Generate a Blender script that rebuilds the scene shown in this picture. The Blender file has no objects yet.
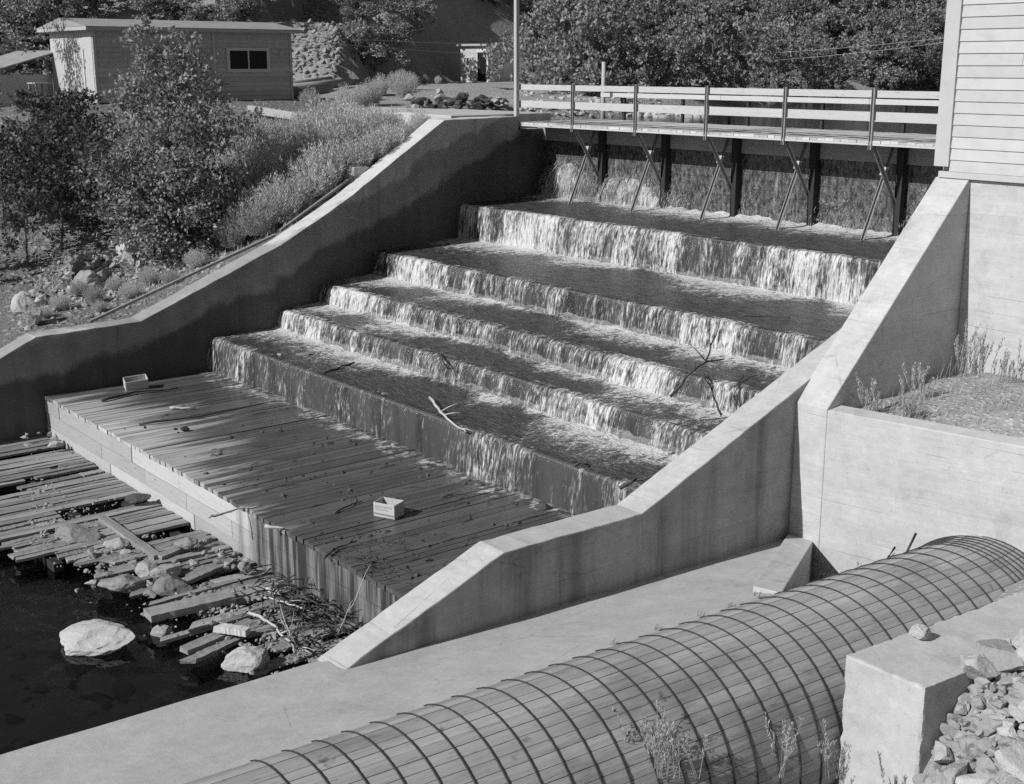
import bpy, math, random
import numpy as np
from mathutils import Vector, Matrix, noise as mnoise
random.seed(7); rng = np.random.default_rng(7)
R = math.radians
scene = bpy.context.scene
COL = scene.collection

# ------------------------------------------------------------------ camera
FPX, CX, CY, HC = 1283.0, 512.0, 392.0, 8.9
PIT = math.atan(326/1283.0)
AZ = math.atan2(1057, math.hypot(1283, 326))
AR = (math.sin(AZ), -math.cos(AZ)); FF = (math.cos(AZ), math.sin(AZ))   # (right, forward) components of world X and Y
def ray(u, v):
    x = u-CX; y = -(v-CY)
    fw = FPX*math.cos(PIT)+y*math.sin(PIT); up = -FPX*math.sin(PIT)+y*math.cos(PIT)
    return Vector((x*AR[0]+fw*AR[1], x*FF[0]+fw*FF[1], up))/FPX
CAM = Vector((0, 0, HC))
def at(u, v, z):
    d = ray(u, v); return CAM+d*((z-HC)/d.z)
cd = bpy.data.cameras.new('camera'); cam = bpy.data.objects.new('camera', cd); COL.objects.link(cam)
cam.location = CAM
cam.rotation_euler = ray(CX, CY).to_track_quat('-Z', 'Y').to_euler()
cd.sensor_width = 36; cd.lens = FPX/1024*36; cd.clip_start = .1; cd.clip_end = 3000
scene.camera = cam

# ------------------------------------------------------------------ light
EL, DE = R(36), R(7.5)
w = bpy.data.worlds.new('World'); scene.world = w; w.use_nodes = True
nt = w.node_tree; bg = nt.nodes['Background']
sky = nt.nodes.new('ShaderNodeTexSky'); sky.sky_type = 'NISHITA'; sky.sun_disc = False
sky.sun_elevation = EL; sky.sun_rotation = R(180)+DE
bw = nt.nodes.new('ShaderNodeRGBToBW'); nt.links.new(sky.outputs[0], bw.inputs[0]); nt.links.new(bw.outputs[0], bg.inputs[0])
bg.inputs[1].default_value = .05
sl = bpy.data.lights.new('sun', 'SUN'); sl.energy = 4.5; sl.angle = R(.5)
so = bpy.data.objects.new('sun', sl); COL.objects.link(so)
tosun = Vector((-math.sin(DE)*math.cos(EL), -math.cos(DE)*math.cos(EL), math.sin(EL)))
so.rotation_euler = tosun.to_track_quat('Z', 'Y').to_euler(); so.location = (-20, -20, 60)
vs = scene.view_settings; vs.view_transform = 'Standard'; vs.look = 'None'; vs.gamma = 1; vs.exposure = 0.0
vs.use_curve_mapping = False

# ------------------------------------------------------------------ node helper (grey values only: a black-and-white photograph)
class NT:
    def __init__(s, name):
        s.m = bpy.data.materials.new(name); s.m.use_nodes = True; s.t = s.m.node_tree
        s.b = s.t.nodes['Principled BSDF']; s.out = s.t.nodes['Material Output']
        s.b.inputs['Specular IOR Level'].default_value = .25
        s._pos = None
    def n(s, ty): return s.t.nodes.new(ty)
    def L(s, a, b): s.t.links.new(a, b)
    def put(s, sock, v):
        if hasattr(v, 'links'): s.L(v, sock)
        else: sock.default_value = v
    def M(s, op, a, b=0.0, c=None, clamp=False):
        x = s.n('ShaderNodeMath'); x.operation = op; x.use_clamp = clamp
        s.put(x.inputs[0], a); s.put(x.inputs[1], b)
        if c is not None: s.put(x.inputs[2], c)
        return x.outputs[0]
    def add(s, a, b): return s.M('ADD', a, b)
    def mul(s, a, b): return s.M('MULTIPLY', a, b)
    def sub(s, a, b): return s.M('SUBTRACT', a, b)
    def step(s, v, lo, hi, a=0.0, b=1.0, smooth=True):
        x = s.n('ShaderNodeMapRange'); x.interpolation_type = 'SMOOTHSTEP' if smooth else 'LINEAR'
        s.put(x.inputs[0], v); s.put(x.inputs[1], lo); s.put(x.inputs[2], hi); s.put(x.inputs[3], a); s.put(x.inputs[4], b)
        return x.outputs[0]
    def mix(s, f, a, b):
        return s.add(a, s.mul(f, s.sub(b, a))) if (hasattr(a, 'links') or hasattr(b, 'links')) else s.add(s.mul(f, b-a), a)
    def coord(s, local=False):
        if local:
            return s.n('ShaderNodeTexCoord').outputs['Object']
        if s._pos is None: s._pos = s.n('ShaderNodeNewGeometry').outputs['Position']
        return s._pos
    def xyz(s, local=False):
        x = s.n('ShaderNodeSeparateXYZ'); s.L(s.coord(local), x.inputs[0]); return x.outputs
    def vec(s, x, y, z):
        c = s.n('ShaderNodeCombineXYZ'); s.put(c.inputs[0], x); s.put(c.inputs[1], y); s.put(c.inputs[2], z); return c.outputs[0]
    def noise(s, scale, detail=4, rough=.55, sc=(1, 1, 1), local=False, off=(0, 0, 0), dist=0, vec=None):
        mp = s.n('ShaderNodeMapping'); mp.inputs['Scale'].default_value = sc; mp.inputs['Location'].default_value = off
        s.L(vec if vec is not None else s.coord(local), mp.inputs[0])
        x = s.n('ShaderNodeTexNoise'); x.inputs['Scale'].default_value = scale; x.inputs['Detail'].default_value = detail
        x.inputs['Roughness'].default_value = rough; x.inputs['Distortion'].default_value = dist
        s.L(mp.outputs[0], x.inputs[0]); return x.outputs[0]
    def vor(s, scale, feature='F1', sc=(1, 1, 1), local=False, out='Distance'):
        mp = s.n('ShaderNodeMapping'); mp.inputs['Scale'].default_value = sc
        s.L(s.coord(local), mp.inputs[0])
        x = s.n('ShaderNodeTexVoronoi'); x.feature = feature; x.inputs['Scale'].default_value = scale
        s.L(mp.outputs[0], x.inputs[0]); return x.outputs[out]
    def rnd(s): return s.n('ShaderNodeObjectInfo').outputs['Random']
    def isl(s): return s.n('ShaderNodeNewGeometry').outputs['Random Per Island']
    def bump(s, h, strength=.5, dist=.02):
        x = s.n('ShaderNodeBump'); x.inputs['Strength'].default_value = strength; x.inputs['Distance'].default_value = dist
        s.L(h, x.inputs['Height']); s.L(x.outputs[0], s.b.inputs['Normal']); return x.outputs[0]
    def col(s, v):
        if hasattr(v, 'links'): s.L(v, s.b.inputs['Base Color'])
        else: s.b.inputs['Base Color'].default_value = (v, v, v, 1)
    def rough(s, v): s.put(s.b.inputs['Roughness'], v)
    def spec(s, v): s.put(s.b.inputs['Specular IOR Level'], v)
    def transp(s, alpha):
        tr = s.n('ShaderNodeBsdfTransparent'); mx = s.n('ShaderNodeMixShader')
        s.put(mx.inputs[0], alpha); s.L(tr.outputs[0], mx.inputs[1]); s.L(s.b.outputs[0], mx.inputs[2]); s.L(mx.outputs[0], s.out.inputs[0])
        return tr

def m_concrete(name, v, boards=0.0, streaks_shade=0.0, wet=None, var=.18, pit=.35):
    k = NT(name); a = k.noise(.7, 5, .6); b = k.noise(9, 6, .65); X, Y, Z = k.xyz()
    c = k.mul(v, k.add(1-var*.5-.10, k.add(k.mul(a, var*1.1), k.mul(b, .2))))
    spots = k.step(k.noise(17, 4, .7), .62, .72, 0, .30); c = k.mul(c, k.add(.88, k.mul(k.noise(40, 3, .7), .24))); mot = k.noise(2.6, 6, .75); c = k.mul(c, k.add(.70, k.mul(mot, .6))); crk = k.vor(.55, 'DISTANCE_TO_EDGE'); wob = k.noise(3, 5, .7); crack = k.mul(k.step(k.add(crk, k.mul(k.sub(wob, .5), .045)), .0, .005, 1, 0), k.step(k.noise(.3, 2), .52, .6)); c = k.mul(c, k.sub(1, k.mul(crack, .25))); stn = k.step(k.noise(.9, 5, .7, off=(7, 3, 1)), .54, .74); c = k.mul(c, k.sub(1, k.mul(stn, .22))); c = k.mul(c, k.sub(1, spots))
    h = k.add(k.mul(b, .5), k.mul(k.noise(60, 3), .35))
    if boards:
        zz = k.add(Z, k.mul(k.noise(.25, 1), .05))
        fr = k.M('FRACT', k.M('DIVIDE', zz, boards)); ln = k.step(k.M('ABSOLUTE', k.sub(fr, .5)), .46, .5)
        br = k.noise(1.0, 2, .5, sc=(.8, .8, 4)); ln = k.mul(ln, k.step(br, .47, .66))
        c = k.mul(c, k.sub(1, k.mul(ln, .22))); h = k.sub(h, k.mul(ln, .8))
        bt = k.n('ShaderNodeTexWhiteNoise'); bt.noise_dimensions = '1D'; k.L(k.M('FLOOR', k.M('DIVIDE', zz, boards)), bt.inputs['W'])
        c = k.mul(c, k.add(.965, k.mul(bt.outputs[0], .06)))
        gr = k.noise(3, 4, .6, sc=(.35, .35, 9)); c = k.mul(c, k.add(.86, k.mul(gr, .28)))
    if streaks_shade:
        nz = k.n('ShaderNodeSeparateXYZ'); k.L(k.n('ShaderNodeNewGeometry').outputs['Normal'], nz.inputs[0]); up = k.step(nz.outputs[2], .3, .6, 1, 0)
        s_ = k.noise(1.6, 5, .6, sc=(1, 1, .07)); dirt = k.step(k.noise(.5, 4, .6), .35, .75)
        c = k.mul(c, k.sub(1, k.mul(up, k.mul(streaks_shade, k.add(.30, k.add(k.mul(k.step(s_, .42, .68), .55), k.mul(dirt, .35)))))))  # flat term paints shade onto upright faces, on top of dirt and run marks
    rough = .85
    if wet:
        y0, sl_, d1, d2 = wet     # water-line stain that follows the cascade: height over the steps
        tr = k.M('MAXIMUM', 0.0, k.mul(k.sub(Y, y0), sl_))
        hh = k.add(k.sub(Z, tr), k.mul(k.sub(k.noise(.32, 3, .5), .5), 1.7))
        hh = k.add(hh, k.mul(k.sub(k.noise(1.6, 4, .6), .5), .6))
        c = k.mul(c, k.step(hh, d2-.12, d2+.12, .58, 1)); f1 = k.step(hh, d1-.16, d1+.16, 0, 1)
        c = k.mul(c, k.mix(f1, .36, 1.0)); rough = k.mix(f1, .55, .9)
    k.col(c); k.rough(rough); k.bump(h, pit, .02); return k.m

def m_wood(name, v, axis=1, var=.35, island=.44, local=True, wet=None, rough=.8, bump=.4, rand=0):
    k = NT(name); sc = [7, 7, 7]; sc[axis] = .5
    g = k.noise(2.2, 6, .6, sc=tuple(sc), local=local, dist=.4); g2 = k.noise(.9, 3, .5, local=local)
    c = k.mul(v, k.add(1-var, k.add(k.mul(g, var*1.4), k.mul(g2, var*.6))))
    if island: c = k.mul(c, k.add(1-island/2, k.mul(k.isl(), island)))
    c = k.mul(c, k.sub(1, k.step(k.noise(7, 2, .5, sc=tuple(sc), local=local), .64, .72, 0, .45)))
    if rand: c = k.mul(c, k.add(1-rand/2, k.mul(k.rnd(), rand)))
    if wet: c = wet(k, c)
    k.col(c)
    if not (wet and name == 'deck_board'): k.rough(rough)
    k.bump(g, bump, .02); return k.m

def m_plain(name, v, rough=.6, var=.15, scale=6, metal=0, rand=0.0, isl=0):
    k = NT(name); a = k.noise(scale, 4, .6, local=True)
    c = k.mul(v, k.add(1-var, k.mul(a, var*2)))
    if rand: c = k.mul(c, k.add(1-rand/2, k.mul(k.rnd(), rand)))
    if isl: c = k.mul(c, k.add(1-isl/2, k.mul(k.isl(), isl))); dd = k.step(k.noise(1.3, 5, .7, local=True, sc=(1, 1, 2.5)), .5, .8); c = k.mul(c, k.sub(1, k.mul(dd, .16)))
    k.col(c); k.rough(rough); k.b.inputs['Metallic'].default_value = metal; return k.m

def m_rock(name, v, var=.4, rand=.4):
    k = NT(name); a = k.noise(2.2, 8, .65, local=True); b = k.noise(14, 4, .6, local=True)
    c = k.mul(v, k.add(1-var, k.add(k.mul(a, var*1.5), k.mul(b, var*.5)))); c = k.mul(c, k.add(1-rand/2, k.mul(k.rnd(), rand)))
    k.col(c); k.rough(.9); k.bump(k.add(a, k.mul(b, .3)), .6, .06); return k.m

def m_leaf(name, v, rand=.5, trans=.25):
    k = NT(name); c = k.mul(v, k.add(1-rand*.5, k.mul(k.isl(), rand))); c = k.mul(c, k.add(.8, k.mul(k.rnd(), .4)))
    k.col(c); k.rough(.55); k.spec(.3)
    t = k.n('ShaderNodeBsdfTranslucent'); k.L(c, t.inputs[0]); mx = k.n('ShaderNodeMixShader'); mx.inputs[0].default_value = trans
    k.L(k.b.outputs[0], mx.inputs[1]); k.L(t.outputs[0], mx.inputs[2]); k.L(mx.outputs[0], k.out.inputs[0]); return k.m

def m_ground(name, v, stones=1.0):
    k = NT(name); a = k.noise(.25, 5, .6); b = k.noise(3.5, 6, .7)
    s_ = k.vor(3.2, sc=(1, 1, 1)); s2 = k.vor(9)
    c = k.mul(v, k.add(.35, k.add(k.mul(a, .65), k.mul(b, .7))))
    c = k.mul(c, k.add(1-.4*stones, k.mul(k.step(s_, .05, .5, 1, 0), .55*stones))); c = k.mul(c, k.add(.75, k.mul(k.step(s2, .1, .6, 1, 0), .4)))
    h = k.add(k.mul(k.step(s_, 0, .5, 1, 0), .8*stones), k.add(k.mul(b, .6), k.mul(k.step(s2, 0, .5, 1, 0), .4)))
    k.col(c); k.rough(.95); k.bump(h, .8, .12); return k.m

# ------------------------------------------------------------------ mesh helper
class MB:
    def __init__(s): s.v = []; s.f = []
    def add(s, vs, fs):
        o = len(s.v); s.v += [tuple(p) for p in vs]; s.f += [tuple(i+o for i in q) for q in fs]
    def hexa(s, p):        # 8 points: bottom ring 0-3 (ccw from above), top ring 4-7
        s.add(p, [(3, 2, 1, 0), (4, 5, 6, 7), (0, 1, 5, 4), (1, 2, 6, 5), (2, 3, 7, 6), (3, 0, 4, 7)])
    def box(s, a, b):
        (x0, y0, z0), (x1, y1, z1) = a, b
        s.hexa([(x0, y0, z0), (x1, y0, z0), (x1, y1, z0), (x0, y1, z0), (x0, y0, z1), (x1, y0, z1), (x1, y1, z1), (x0, y1, z1)])
    def bar(s, p, q, wd, ht, up=(0, 0, 1), taper=1.0):
        p, q = Vector(p), Vector(q); d = (q-p).normalized(); u = Vector(up)
        if abs(d.dot(u)) > .97: u = Vector((0, 1, 0))
        sd = d.cross(u).normalized(); u = sd.cross(d).normalized()
        r = []
        for c, k in ((p, 1), (q, taper)):
            for a, b in ((-1, -1), (1, -1), (1, 1), (-1, 1)): r.append(c+sd*(a*wd/2*k)+u*(b*ht/2*k))
        s.add(r, [(3, 2, 1, 0), (4, 5, 6, 7), (0, 1, 5, 4), (1, 2, 6, 5), (2, 3, 7, 6), (3, 0, 4, 7)])
    def channel(s, p, q, wd, dp, t, up):   # U-section, open side towards 'up'
        p, q = Vector(p), Vector(q); d = (q-p).normalized(); u = Vector(up); sd = d.cross(u).normalized(); u = sd.cross(d).normalized()
        s.bar(p-u*dp*.4, q-u*dp*.4, wd-2*t-.004, t, u)
        s.bar(p+sd*(wd-t)/2, q+sd*(wd-t)/2, t, dp, u); s.bar(p-sd*(wd-t)/2, q-sd*(wd-t)/2, t, dp, u)
    def tube(s, pts, rad, n=8, cap=True):
        pts = [Vector(p) for p in pts]
        if not hasattr(rad, '__len__'): rad = [rad]*len(pts)
        o = len(s.v); ref = Vector((0.31, .17, .93))
        for i, p in enumerate(pts):
            d = (pts[min(i+1, len(pts)-1)]-pts[max(i-1, 0)])
            d = d.normalized() if d.length > 1e-6 else Vector((0, 0, 1))
            a = d.cross(ref); a = a.normalized() if a.length > 1e-3 else d.orthogonal().normalized(); b = d.cross(a)
            for j in range(n):
                t = 2*math.pi*j/n; s.v.append(tuple(p+(a*math.cos(t)+b*math.sin(t))*rad[i]))
        for i in range(len(pts)-1):
            for j in range(n):
                k = (j+1) % n; s.f.append((o+i*n+j, o+i*n+k, o+(i+1)*n+k, o+(i+1)*n+j))
        if cap:
            s.f.append(tuple(o+j for j in range(n))[::-1]); s.f.append(tuple(o+(len(pts)-1)*n+j for j in range(n)))
    def prism(s, prof, x0, x1):     # profile [(y,z)] counter-clockwise seen from +X
        n = len(prof); o = len(s.v)
        f0 = x0 if callable(x0) else (lambda y: x0); f1 = x1 if callable(x1) else (lambda y: x1)
        for fx in (f0, f1): s.v += [(fx(y), y, z) for y, z in prof]
        s.f.append(tuple(o+i for i in range(n))[::-1]); s.f.append(tuple(o+n+i for i in range(n)))
        for i in range(n):
            k = (i+1) % n; s.f.append((o+i, o+k, o+n+k, o+n+i))
    def grid(s, xs, ys, fn):
        o = len(s.v); nx, ny = len(xs), len(ys)
        for y in ys:
            for x in xs: s.v.append(tuple(fn(x, y)))
        for j in range(ny-1):
            for i in range(nx-1):
                a = o+j*nx+i; s.f.append((a, a+1, a+nx+1, a+nx))
    def leaf(s, p, d, u, ln, wd):
        d = d*ln; sd = d.cross(u); sd = sd.normalized()*wd*.5 if sd.length > 1e-5 else Vector((wd*.5, 0, 0))
        o = len(s.v); m = p+d*.5
        s.v += [tuple(p), tuple(m+sd), tuple(p+d), tuple(m-sd)]; s.f.append((o, o+1, o+2, o+3))
    def build(s, name, mat, parent=None, smooth=False, bevel=0):
        me = bpy.data.meshes.new(name); me.from_pydata(s.v, [], s.f); me.update()
        if mat: me.materials.append(mat)
        if smooth: me.polygons.foreach_set('use_smooth', [True]*len(me.polygons))
        o = bpy.data.objects.new(name, me); COL.objects.link(o)
        if parent: o.parent = parent
        if bevel:
            b = o.modifiers.new('bevel', 'BEVEL'); b.width = bevel; b.segments = 2; b.limit_method = 'ANGLE'; b.angle_limit = R(30)
        return o

def tag(o, label=None, cat=None, group=None, kind=None):
    if label: o['label'] = label
    if cat: o['category'] = cat
    if group: o['group'] = group
    if kind: o['kind'] = kind
    return o
def empty(name, loc, label, cat, group=None, rz=0):
    o = bpy.data.objects.new(name, None); COL.objects.link(o); o.location = loc; o.rotation_euler = (0, 0, rz)
    o.empty_display_size = .2
    return tag(o, label, cat, group)
def dup(o, parent=None):
    c = o.copy(); COL.objects.link(c)
    if parent: c.parent = parent
    for ch in list(o.children): dup(ch, c)
    return c
def lin(y, pts):
    return float(np.interp(y, [p[0] for p in pts], [p[1] for p in pts]))

# ------------------------------------------------------------------ materials
M = {}
M['con_bright'] = m_concrete('pale_concrete', .47, boards=.32, var=.2)  # plain pale concrete of the abutment, slab and stub
M['con_right'] = m_concrete('right_wall_concrete', .46, boards=.3, streaks_shade=.62)
M['con_left'] = m_concrete('left_wall_concrete', .52, boards=0, streaks_shade=.3, wet=(13.4, .33, .65, 1.75))
M['con_apron'] = m_concrete('apron_concrete', .40, boards=0, var=.34, pit=.6)
M['con_block'] = m_concrete('block_concrete', .45, boards=0, var=.3, pit=.6)
M['con_step'] = m_concrete('step_concrete', .19, streaks_shade=.85)
M['white_paint'] = m_plain('white_paint', .60, .6, .08, 4)
M['siding_white'] = m_plain('pale_siding', .47, .6, .1, 3, isl=.14)
M['siding_grey'] = m_plain('grey_siding', .46, .7, .12, 3, isl=.25)
M['trim'] = m_plain('pale_trim', .42, .6, .1)
M['dark'] = m_plain('dark_opening', .015, .4, .1)
M['glass'] = m_plain('window_glass', .012, .5, .1)
M['roof'] = m_plain('roof_boards', .3, .85, .3, 2)
M['steel'] = m_plain('weathered_steel', .27, .55, .2, 8, 0)
M['hoop'] = m_plain('hoop_steel', .04, .6, .3, 8)
def pipewet(k, c):
    st = k.step(k.noise(.55, 5, .65, local=True, sc=(1, .5, 1)), .52, .66); c = k.mul(c, k.sub(1, k.mul(st, .32)))
    bl = k.step(k.noise(1.7, 4, .6, local=True, off=(3, 1, 2)), .66, .74); return k.mul(c, k.sub(1, k.mul(bl, .55)))
M['rail'] = m_wood('rail_board', .52, axis=0, var=.12, island=.3)
M['post'] = m_wood('dark_timber', .035, axis=2)
M['deckfloor'] = m_wood('walkway_board', .5, axis=1, var=.3)
M['beam'] = m_wood('beam_timber', .30, axis=0, var=.4)
M['board'] = m_wood('weathered_board', .24, axis=1, var=.7, island=.2, bump=1.0, rand=.6)
M['stave'] = m_wood('stave_wood', .34, axis=1, var=.5, island=.22, bump=.6, wet=pipewet)
M['crate'] = m_wood('crate_wood', .52, axis=0, var=.25)
M['stencil'] = m_plain('stencil_ink', .22, .8, .2)
M['bark'] = m_wood('bark', .12, axis=2, var=.5, island=0)
M['drift'] = m_wood('driftwood', .42, axis=2, var=.4)
M['twig_dark'] = m_wood('wet_twig', .07, axis=2, var=.4)
M['rock'] = m_rock('pale_rock', .36)
M['rock_mid'] = m_rock('brown_rock', .24)
M['rock_dark'] = m_rock('dark_rock', .07, .5, .8)
M['rock_white'] = m_rock('white_rock', .45, .3, .15)
M['leaf'] = m_leaf('tree_leaf', .27, .8, .3)
M['leaf_dark'] = m_leaf('shrub_leaf', .10, .8, .3)
M['leaf_hill'] = m_leaf('hill_leaf', .27, .8, .3)
M['sage'] = m_leaf('sage_leaf', .54, .5, .35)
M['grass'] = m_leaf('dry_grass', .45, .5, .35)
M['ground'] = m_ground('bank_soil', .30)
M['gravel'] = m_ground('gravel_yard', .42, .35)
kb = NT('river_bed'); kb.col(kb.mul(.40, kb.add(.25, kb.mul(kb.noise(.9, 6, .65), 1.3)))); kb.rough(.95); kb.bump(kb.noise(1.5, 6, .7), .8, .2); M['bed'] = kb.m

def deckwet(k, c):
    X, Y, Z = k.xyz()
    # the sun-dried patch towards the outer left of the deck; water runs over the rest
    d = k.add(k.mul(k.sub(Y, 11.4), .34), k.M('ABSOLUTE', k.mul(k.add(X, 30.2), .125)))
    d = k.add(d, k.mul(k.sub(k.noise(1.3, 6, .7, sc=(2.6, .22, 1)), .5), 1.5)); d = k.add(d, k.mul(k.sub(k.isl(), .5), .7))
    f = k.step(d, .42, 1.05)
    foam = k.mul(k.step(k.add(k.sub(16.5, Y), k.mul(k.sub(k.noise(1.1, 3), .5), 2.6)), .1, .7, 1, 0), k.step(k.noise(5, 4, .65, sc=(1, .6, 1)), .46, .6))
    k.rough(k.mix(f, .65, .3))
    c = k.mix(f, c, k.mul(c, k.add(.13, k.mul(k.noise(3, 5, .7, sc=(1, .35, 1)), .16)))); c = k.mix(foam, c, .55)
    k._wetf = f
    return c
M['deck'] = m_wood('deck_board', .43, axis=1, var=.45, local=False, wet=deckwet, rough=.6)
def frontwet(k, c):
    X, Y, Z = k.xyz()
    f = k.step(k.add(X, k.mul(k.sub(k.noise(1.6, 5, .7, sc=(1, 1, .1)), .5), 6)), -23.9, -21.9)
    drip = k.step(k.noise(3.6, 4, .7, sc=(1, 1, .05)), .42, .62)
    return k.mix(f, c, k.mix(drip, .035, .2))
M['deckfront'] = m_wood('deck_front_board', .40, axis=0, var=.25, local=False, wet=frontwet)

# water
def m_tread(name, yr, amt):
    k = NT(name); X, Y, Z = k.xyz(); d = k.sub(yr, Y)
    br = k.noise(.35, 2, .5, sc=(1, .2, 1))
    wv = k.add(k.mul(k.step(br, .28, .6), 2.3*amt), .4)
    n1 = k.noise(2.2, 6, .72, sc=(1.3, .9, 1), dist=1.2); n2 = k.noise(8, 5, .75, sc=(1.6, .8, 1), dist=.6)
    thr = k.add(.28, k.mul(k.M('DIVIDE', d, wv), .22))
    foam = k.step(k.add(k.mul(n1, .5), k.mul(n2, .5)), thr, k.add(thr, .15))
    c = k.mix(foam, k.mul(k.step(k.noise(7, 6, .8, sc=(.45, 2.0, 1), dist=.6), .3, .72), .14), .58); k.col(c); k.rough(k.mix(foam, .28, .85)); k.spec(.3)
    h = k.add(k.mul(k.noise(7, 3, .6, sc=(.6, 1.6, 1)), .6), k.add(k.mul(k.noise(26, 3, .6, sc=(.6, 1, 1)), .45), k.mul(foam, .6)))
    k.bump(h, 1.0, .09)
    return k.m
def m_fall(name, amt):
    k = NT(name); X, Y, Z = k.xyz()
    lo = k.noise(.22, 2, .5, sc=(1, .0, .0)); lo2 = k.noise(1.1, 2, .5, sc=(1, 0, .25))
    s1 = k.noise(12, 4, .65, sc=(1, .3, .12), dist=.5); s2 = k.noise(42, 3, .6, sc=(1, .3, .07)); s3 = k.noise(9, 4, .7, sc=(1, 1, .55))
    v = k.add(k.add(k.mul(s1, .5), k.mul(s2, .35)), k.mul(s3, .25))
    v = k.add(v, k.add(k.mul(k.sub(lo, .5), .66), k.mul(k.sub(lo2, .5), .42)))
    th = .66-.26*amt
    sh = k.noise(13, 4, .7, sc=(1, .4, .3), dist=.8)
    foam = k.step(k.add(v, k.mul(k.sub(sh, .5), .35)), th, th+.24)
    c = k.mix(foam, .06, k.add(.36, k.mul(s2, .62))); k.col(c); k.rough(k.mix(foam, .15, .6)); k.spec(.5)
    k.bump(k.add(s1, k.mul(s2, .7)), .8, .06)
    k.transp(k.mix(foam, .35, .93)); return k.m
kk = NT('reservoir_water'); kk.col(.03); kk.rough(.12); kk.spec(.5); kk.bump(kk.noise(2.2, 3, .6), .25, .05); M['reservoir'] = kk.m
kk = NT('pool_water'); kk.col(.012); kk.rough(.05); kk.spec(.5); kk.bump(kk.noise(2.0, 3, .5, sc=(1, 1.6, 1)), .35, .04)
gl = kk.n('ShaderNodeBsdfGlossy'); gl.inputs['Roughness'].default_value = .03; tr = kk.n('ShaderNodeBsdfTransparent'); tr.inputs[0].default_value = (.80, .80, .80, 1)
fz = kk.n('ShaderNodeFresnel'); fz.inputs[0].default_value = 1.45; bn = kk.b.inputs['Normal'].links[0].from_socket
kk.L(bn, gl.inputs['Normal']); kk.L(bn, fz.inputs['Normal']); mx = kk.n('ShaderNodeMixShader'); kk.L(fz.outputs[0], mx.inputs[0]); kk.L(tr.outputs[0], mx.inputs[1]); kk.L(gl.outputs[0], mx.inputs[2]); kk.L(mx.outputs[0], kk.out.inputs[0]); M['pool'] = kk.m
kk = NT('spray_water'); kk.col(.62); kk.rough(.5); kk.transp(.5); M['spray'] = kk.m
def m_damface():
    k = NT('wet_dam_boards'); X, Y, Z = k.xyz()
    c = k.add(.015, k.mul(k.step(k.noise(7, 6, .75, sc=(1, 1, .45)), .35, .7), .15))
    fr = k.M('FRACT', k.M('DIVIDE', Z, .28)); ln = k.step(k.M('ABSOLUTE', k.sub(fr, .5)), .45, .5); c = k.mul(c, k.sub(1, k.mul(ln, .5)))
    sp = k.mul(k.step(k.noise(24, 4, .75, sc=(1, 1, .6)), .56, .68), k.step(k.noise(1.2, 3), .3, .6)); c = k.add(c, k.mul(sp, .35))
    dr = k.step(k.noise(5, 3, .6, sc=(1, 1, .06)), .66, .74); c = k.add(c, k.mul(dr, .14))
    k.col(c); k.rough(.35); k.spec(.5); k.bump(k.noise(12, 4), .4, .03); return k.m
M['damface'] = m_damface()

# ------------------------------------------------------------------ layout numbers (metres; X across the spillway, Y upstream)
XL = lambda y: lin(y, [(5, -35.3), (19, -35.1), (21, -35.6), (23, -36.2), (27.5, -37.3), (32.2, -38.3), (36, -38.6)])   # inner face of left wall
XRI, XRO = -15.75, -15.1
RIS = [(16.55, 0.0, .98), (18.9, .98, 1.55), (20.66, 1.55, 2.135), (23.06, 2.135, 2.89), (27.48, 2.89, 4.065)]   # y, foot z, crest z
YDAM = 32.15; ZW = 6.87
LWALL = [(8.2, .2), (11.35, 1.68), (14.35, 1.75), (22.1, 4.85), (26.6, 7.08), (30.62, 7.08), (30.64, 6.6), (33.2, 6.6)]
RWALL = [(8.8, .22), (11.9, 1.38), (14.95, 1.34), (21.03, 3.75), (26.5, 6.0), (28.5, 6.75), (32.5, 6.75)]

# ------------------------------------------------------------------ terrain
CTRL = np.array([(-36, 5, -.9), (-36, 8, .3), (-36, 12, 1.55), (-36, 14.4, 1.6), (-36.3, 18, 3.1), (-36.6, 22, 4.55), (-37.5, 25, 6.0), (-38, 27, 6.75), (-39, 31, 6.9),
 (-39, 33, 6.9), (-41, 15, 1.8), (-39.3, 12.4, 1.6), (-43.5, 15, 2.4), (-40, 18.5, 2.6), (-38.5, 19.6, 3.2), (-46, 15.5, 3.4), (-46, 17, 4.2), (-44, 19, 4.3),
 (-41, 23, 5.2), (-44, 25, 6.7), (-50, 18, 5.8), (-54, 20.3, 7.1), (-49, 25, 7.05), (-53, 30, 7.25), (-48, 31, 6.95), (-43, 32, 6.95), (-60, 35, 7.2), (-65, 25, 7.4),
 (-65, 40, 7.2), (-60, 43, 7.05), (-85, 65, 7.6), (-95, 60, 7.8), (-80, 40, 7.8), (-75, 70, 7.3), (-100, 90, 7.7), (-60, 14, 6.6), (-55, 9, 4.5), (-48, 9, 1.9),
 (-70, 0, 5), (-43, 6, -.3), (-41, 0, -1.9), (-50, -6, .2), (-46, 45, 6.7), (-120, 20, 9), (-120, -20, 7), (-60, -25, 1)])
_P = CTRL[:, :2]; _Z = CTRL[:, 2]
_D = np.linalg.norm(_P[:, None]-_P[None], axis=2)
_A = np.block([[_D, np.ones((len(_P), 1))], [np.ones((1, len(_P))), np.zeros((1, 1))]])
_W = np.linalg.solve(_A, np.append(_Z, 0))
SHORE = [(-42, 30), (-41.5, 33.5), (-48, 39), (-51.5, 45), (-53.5, 53), (-63, 73), (-81, 110), (-70, 145), (-40, 170), (60, 190)]
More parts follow.
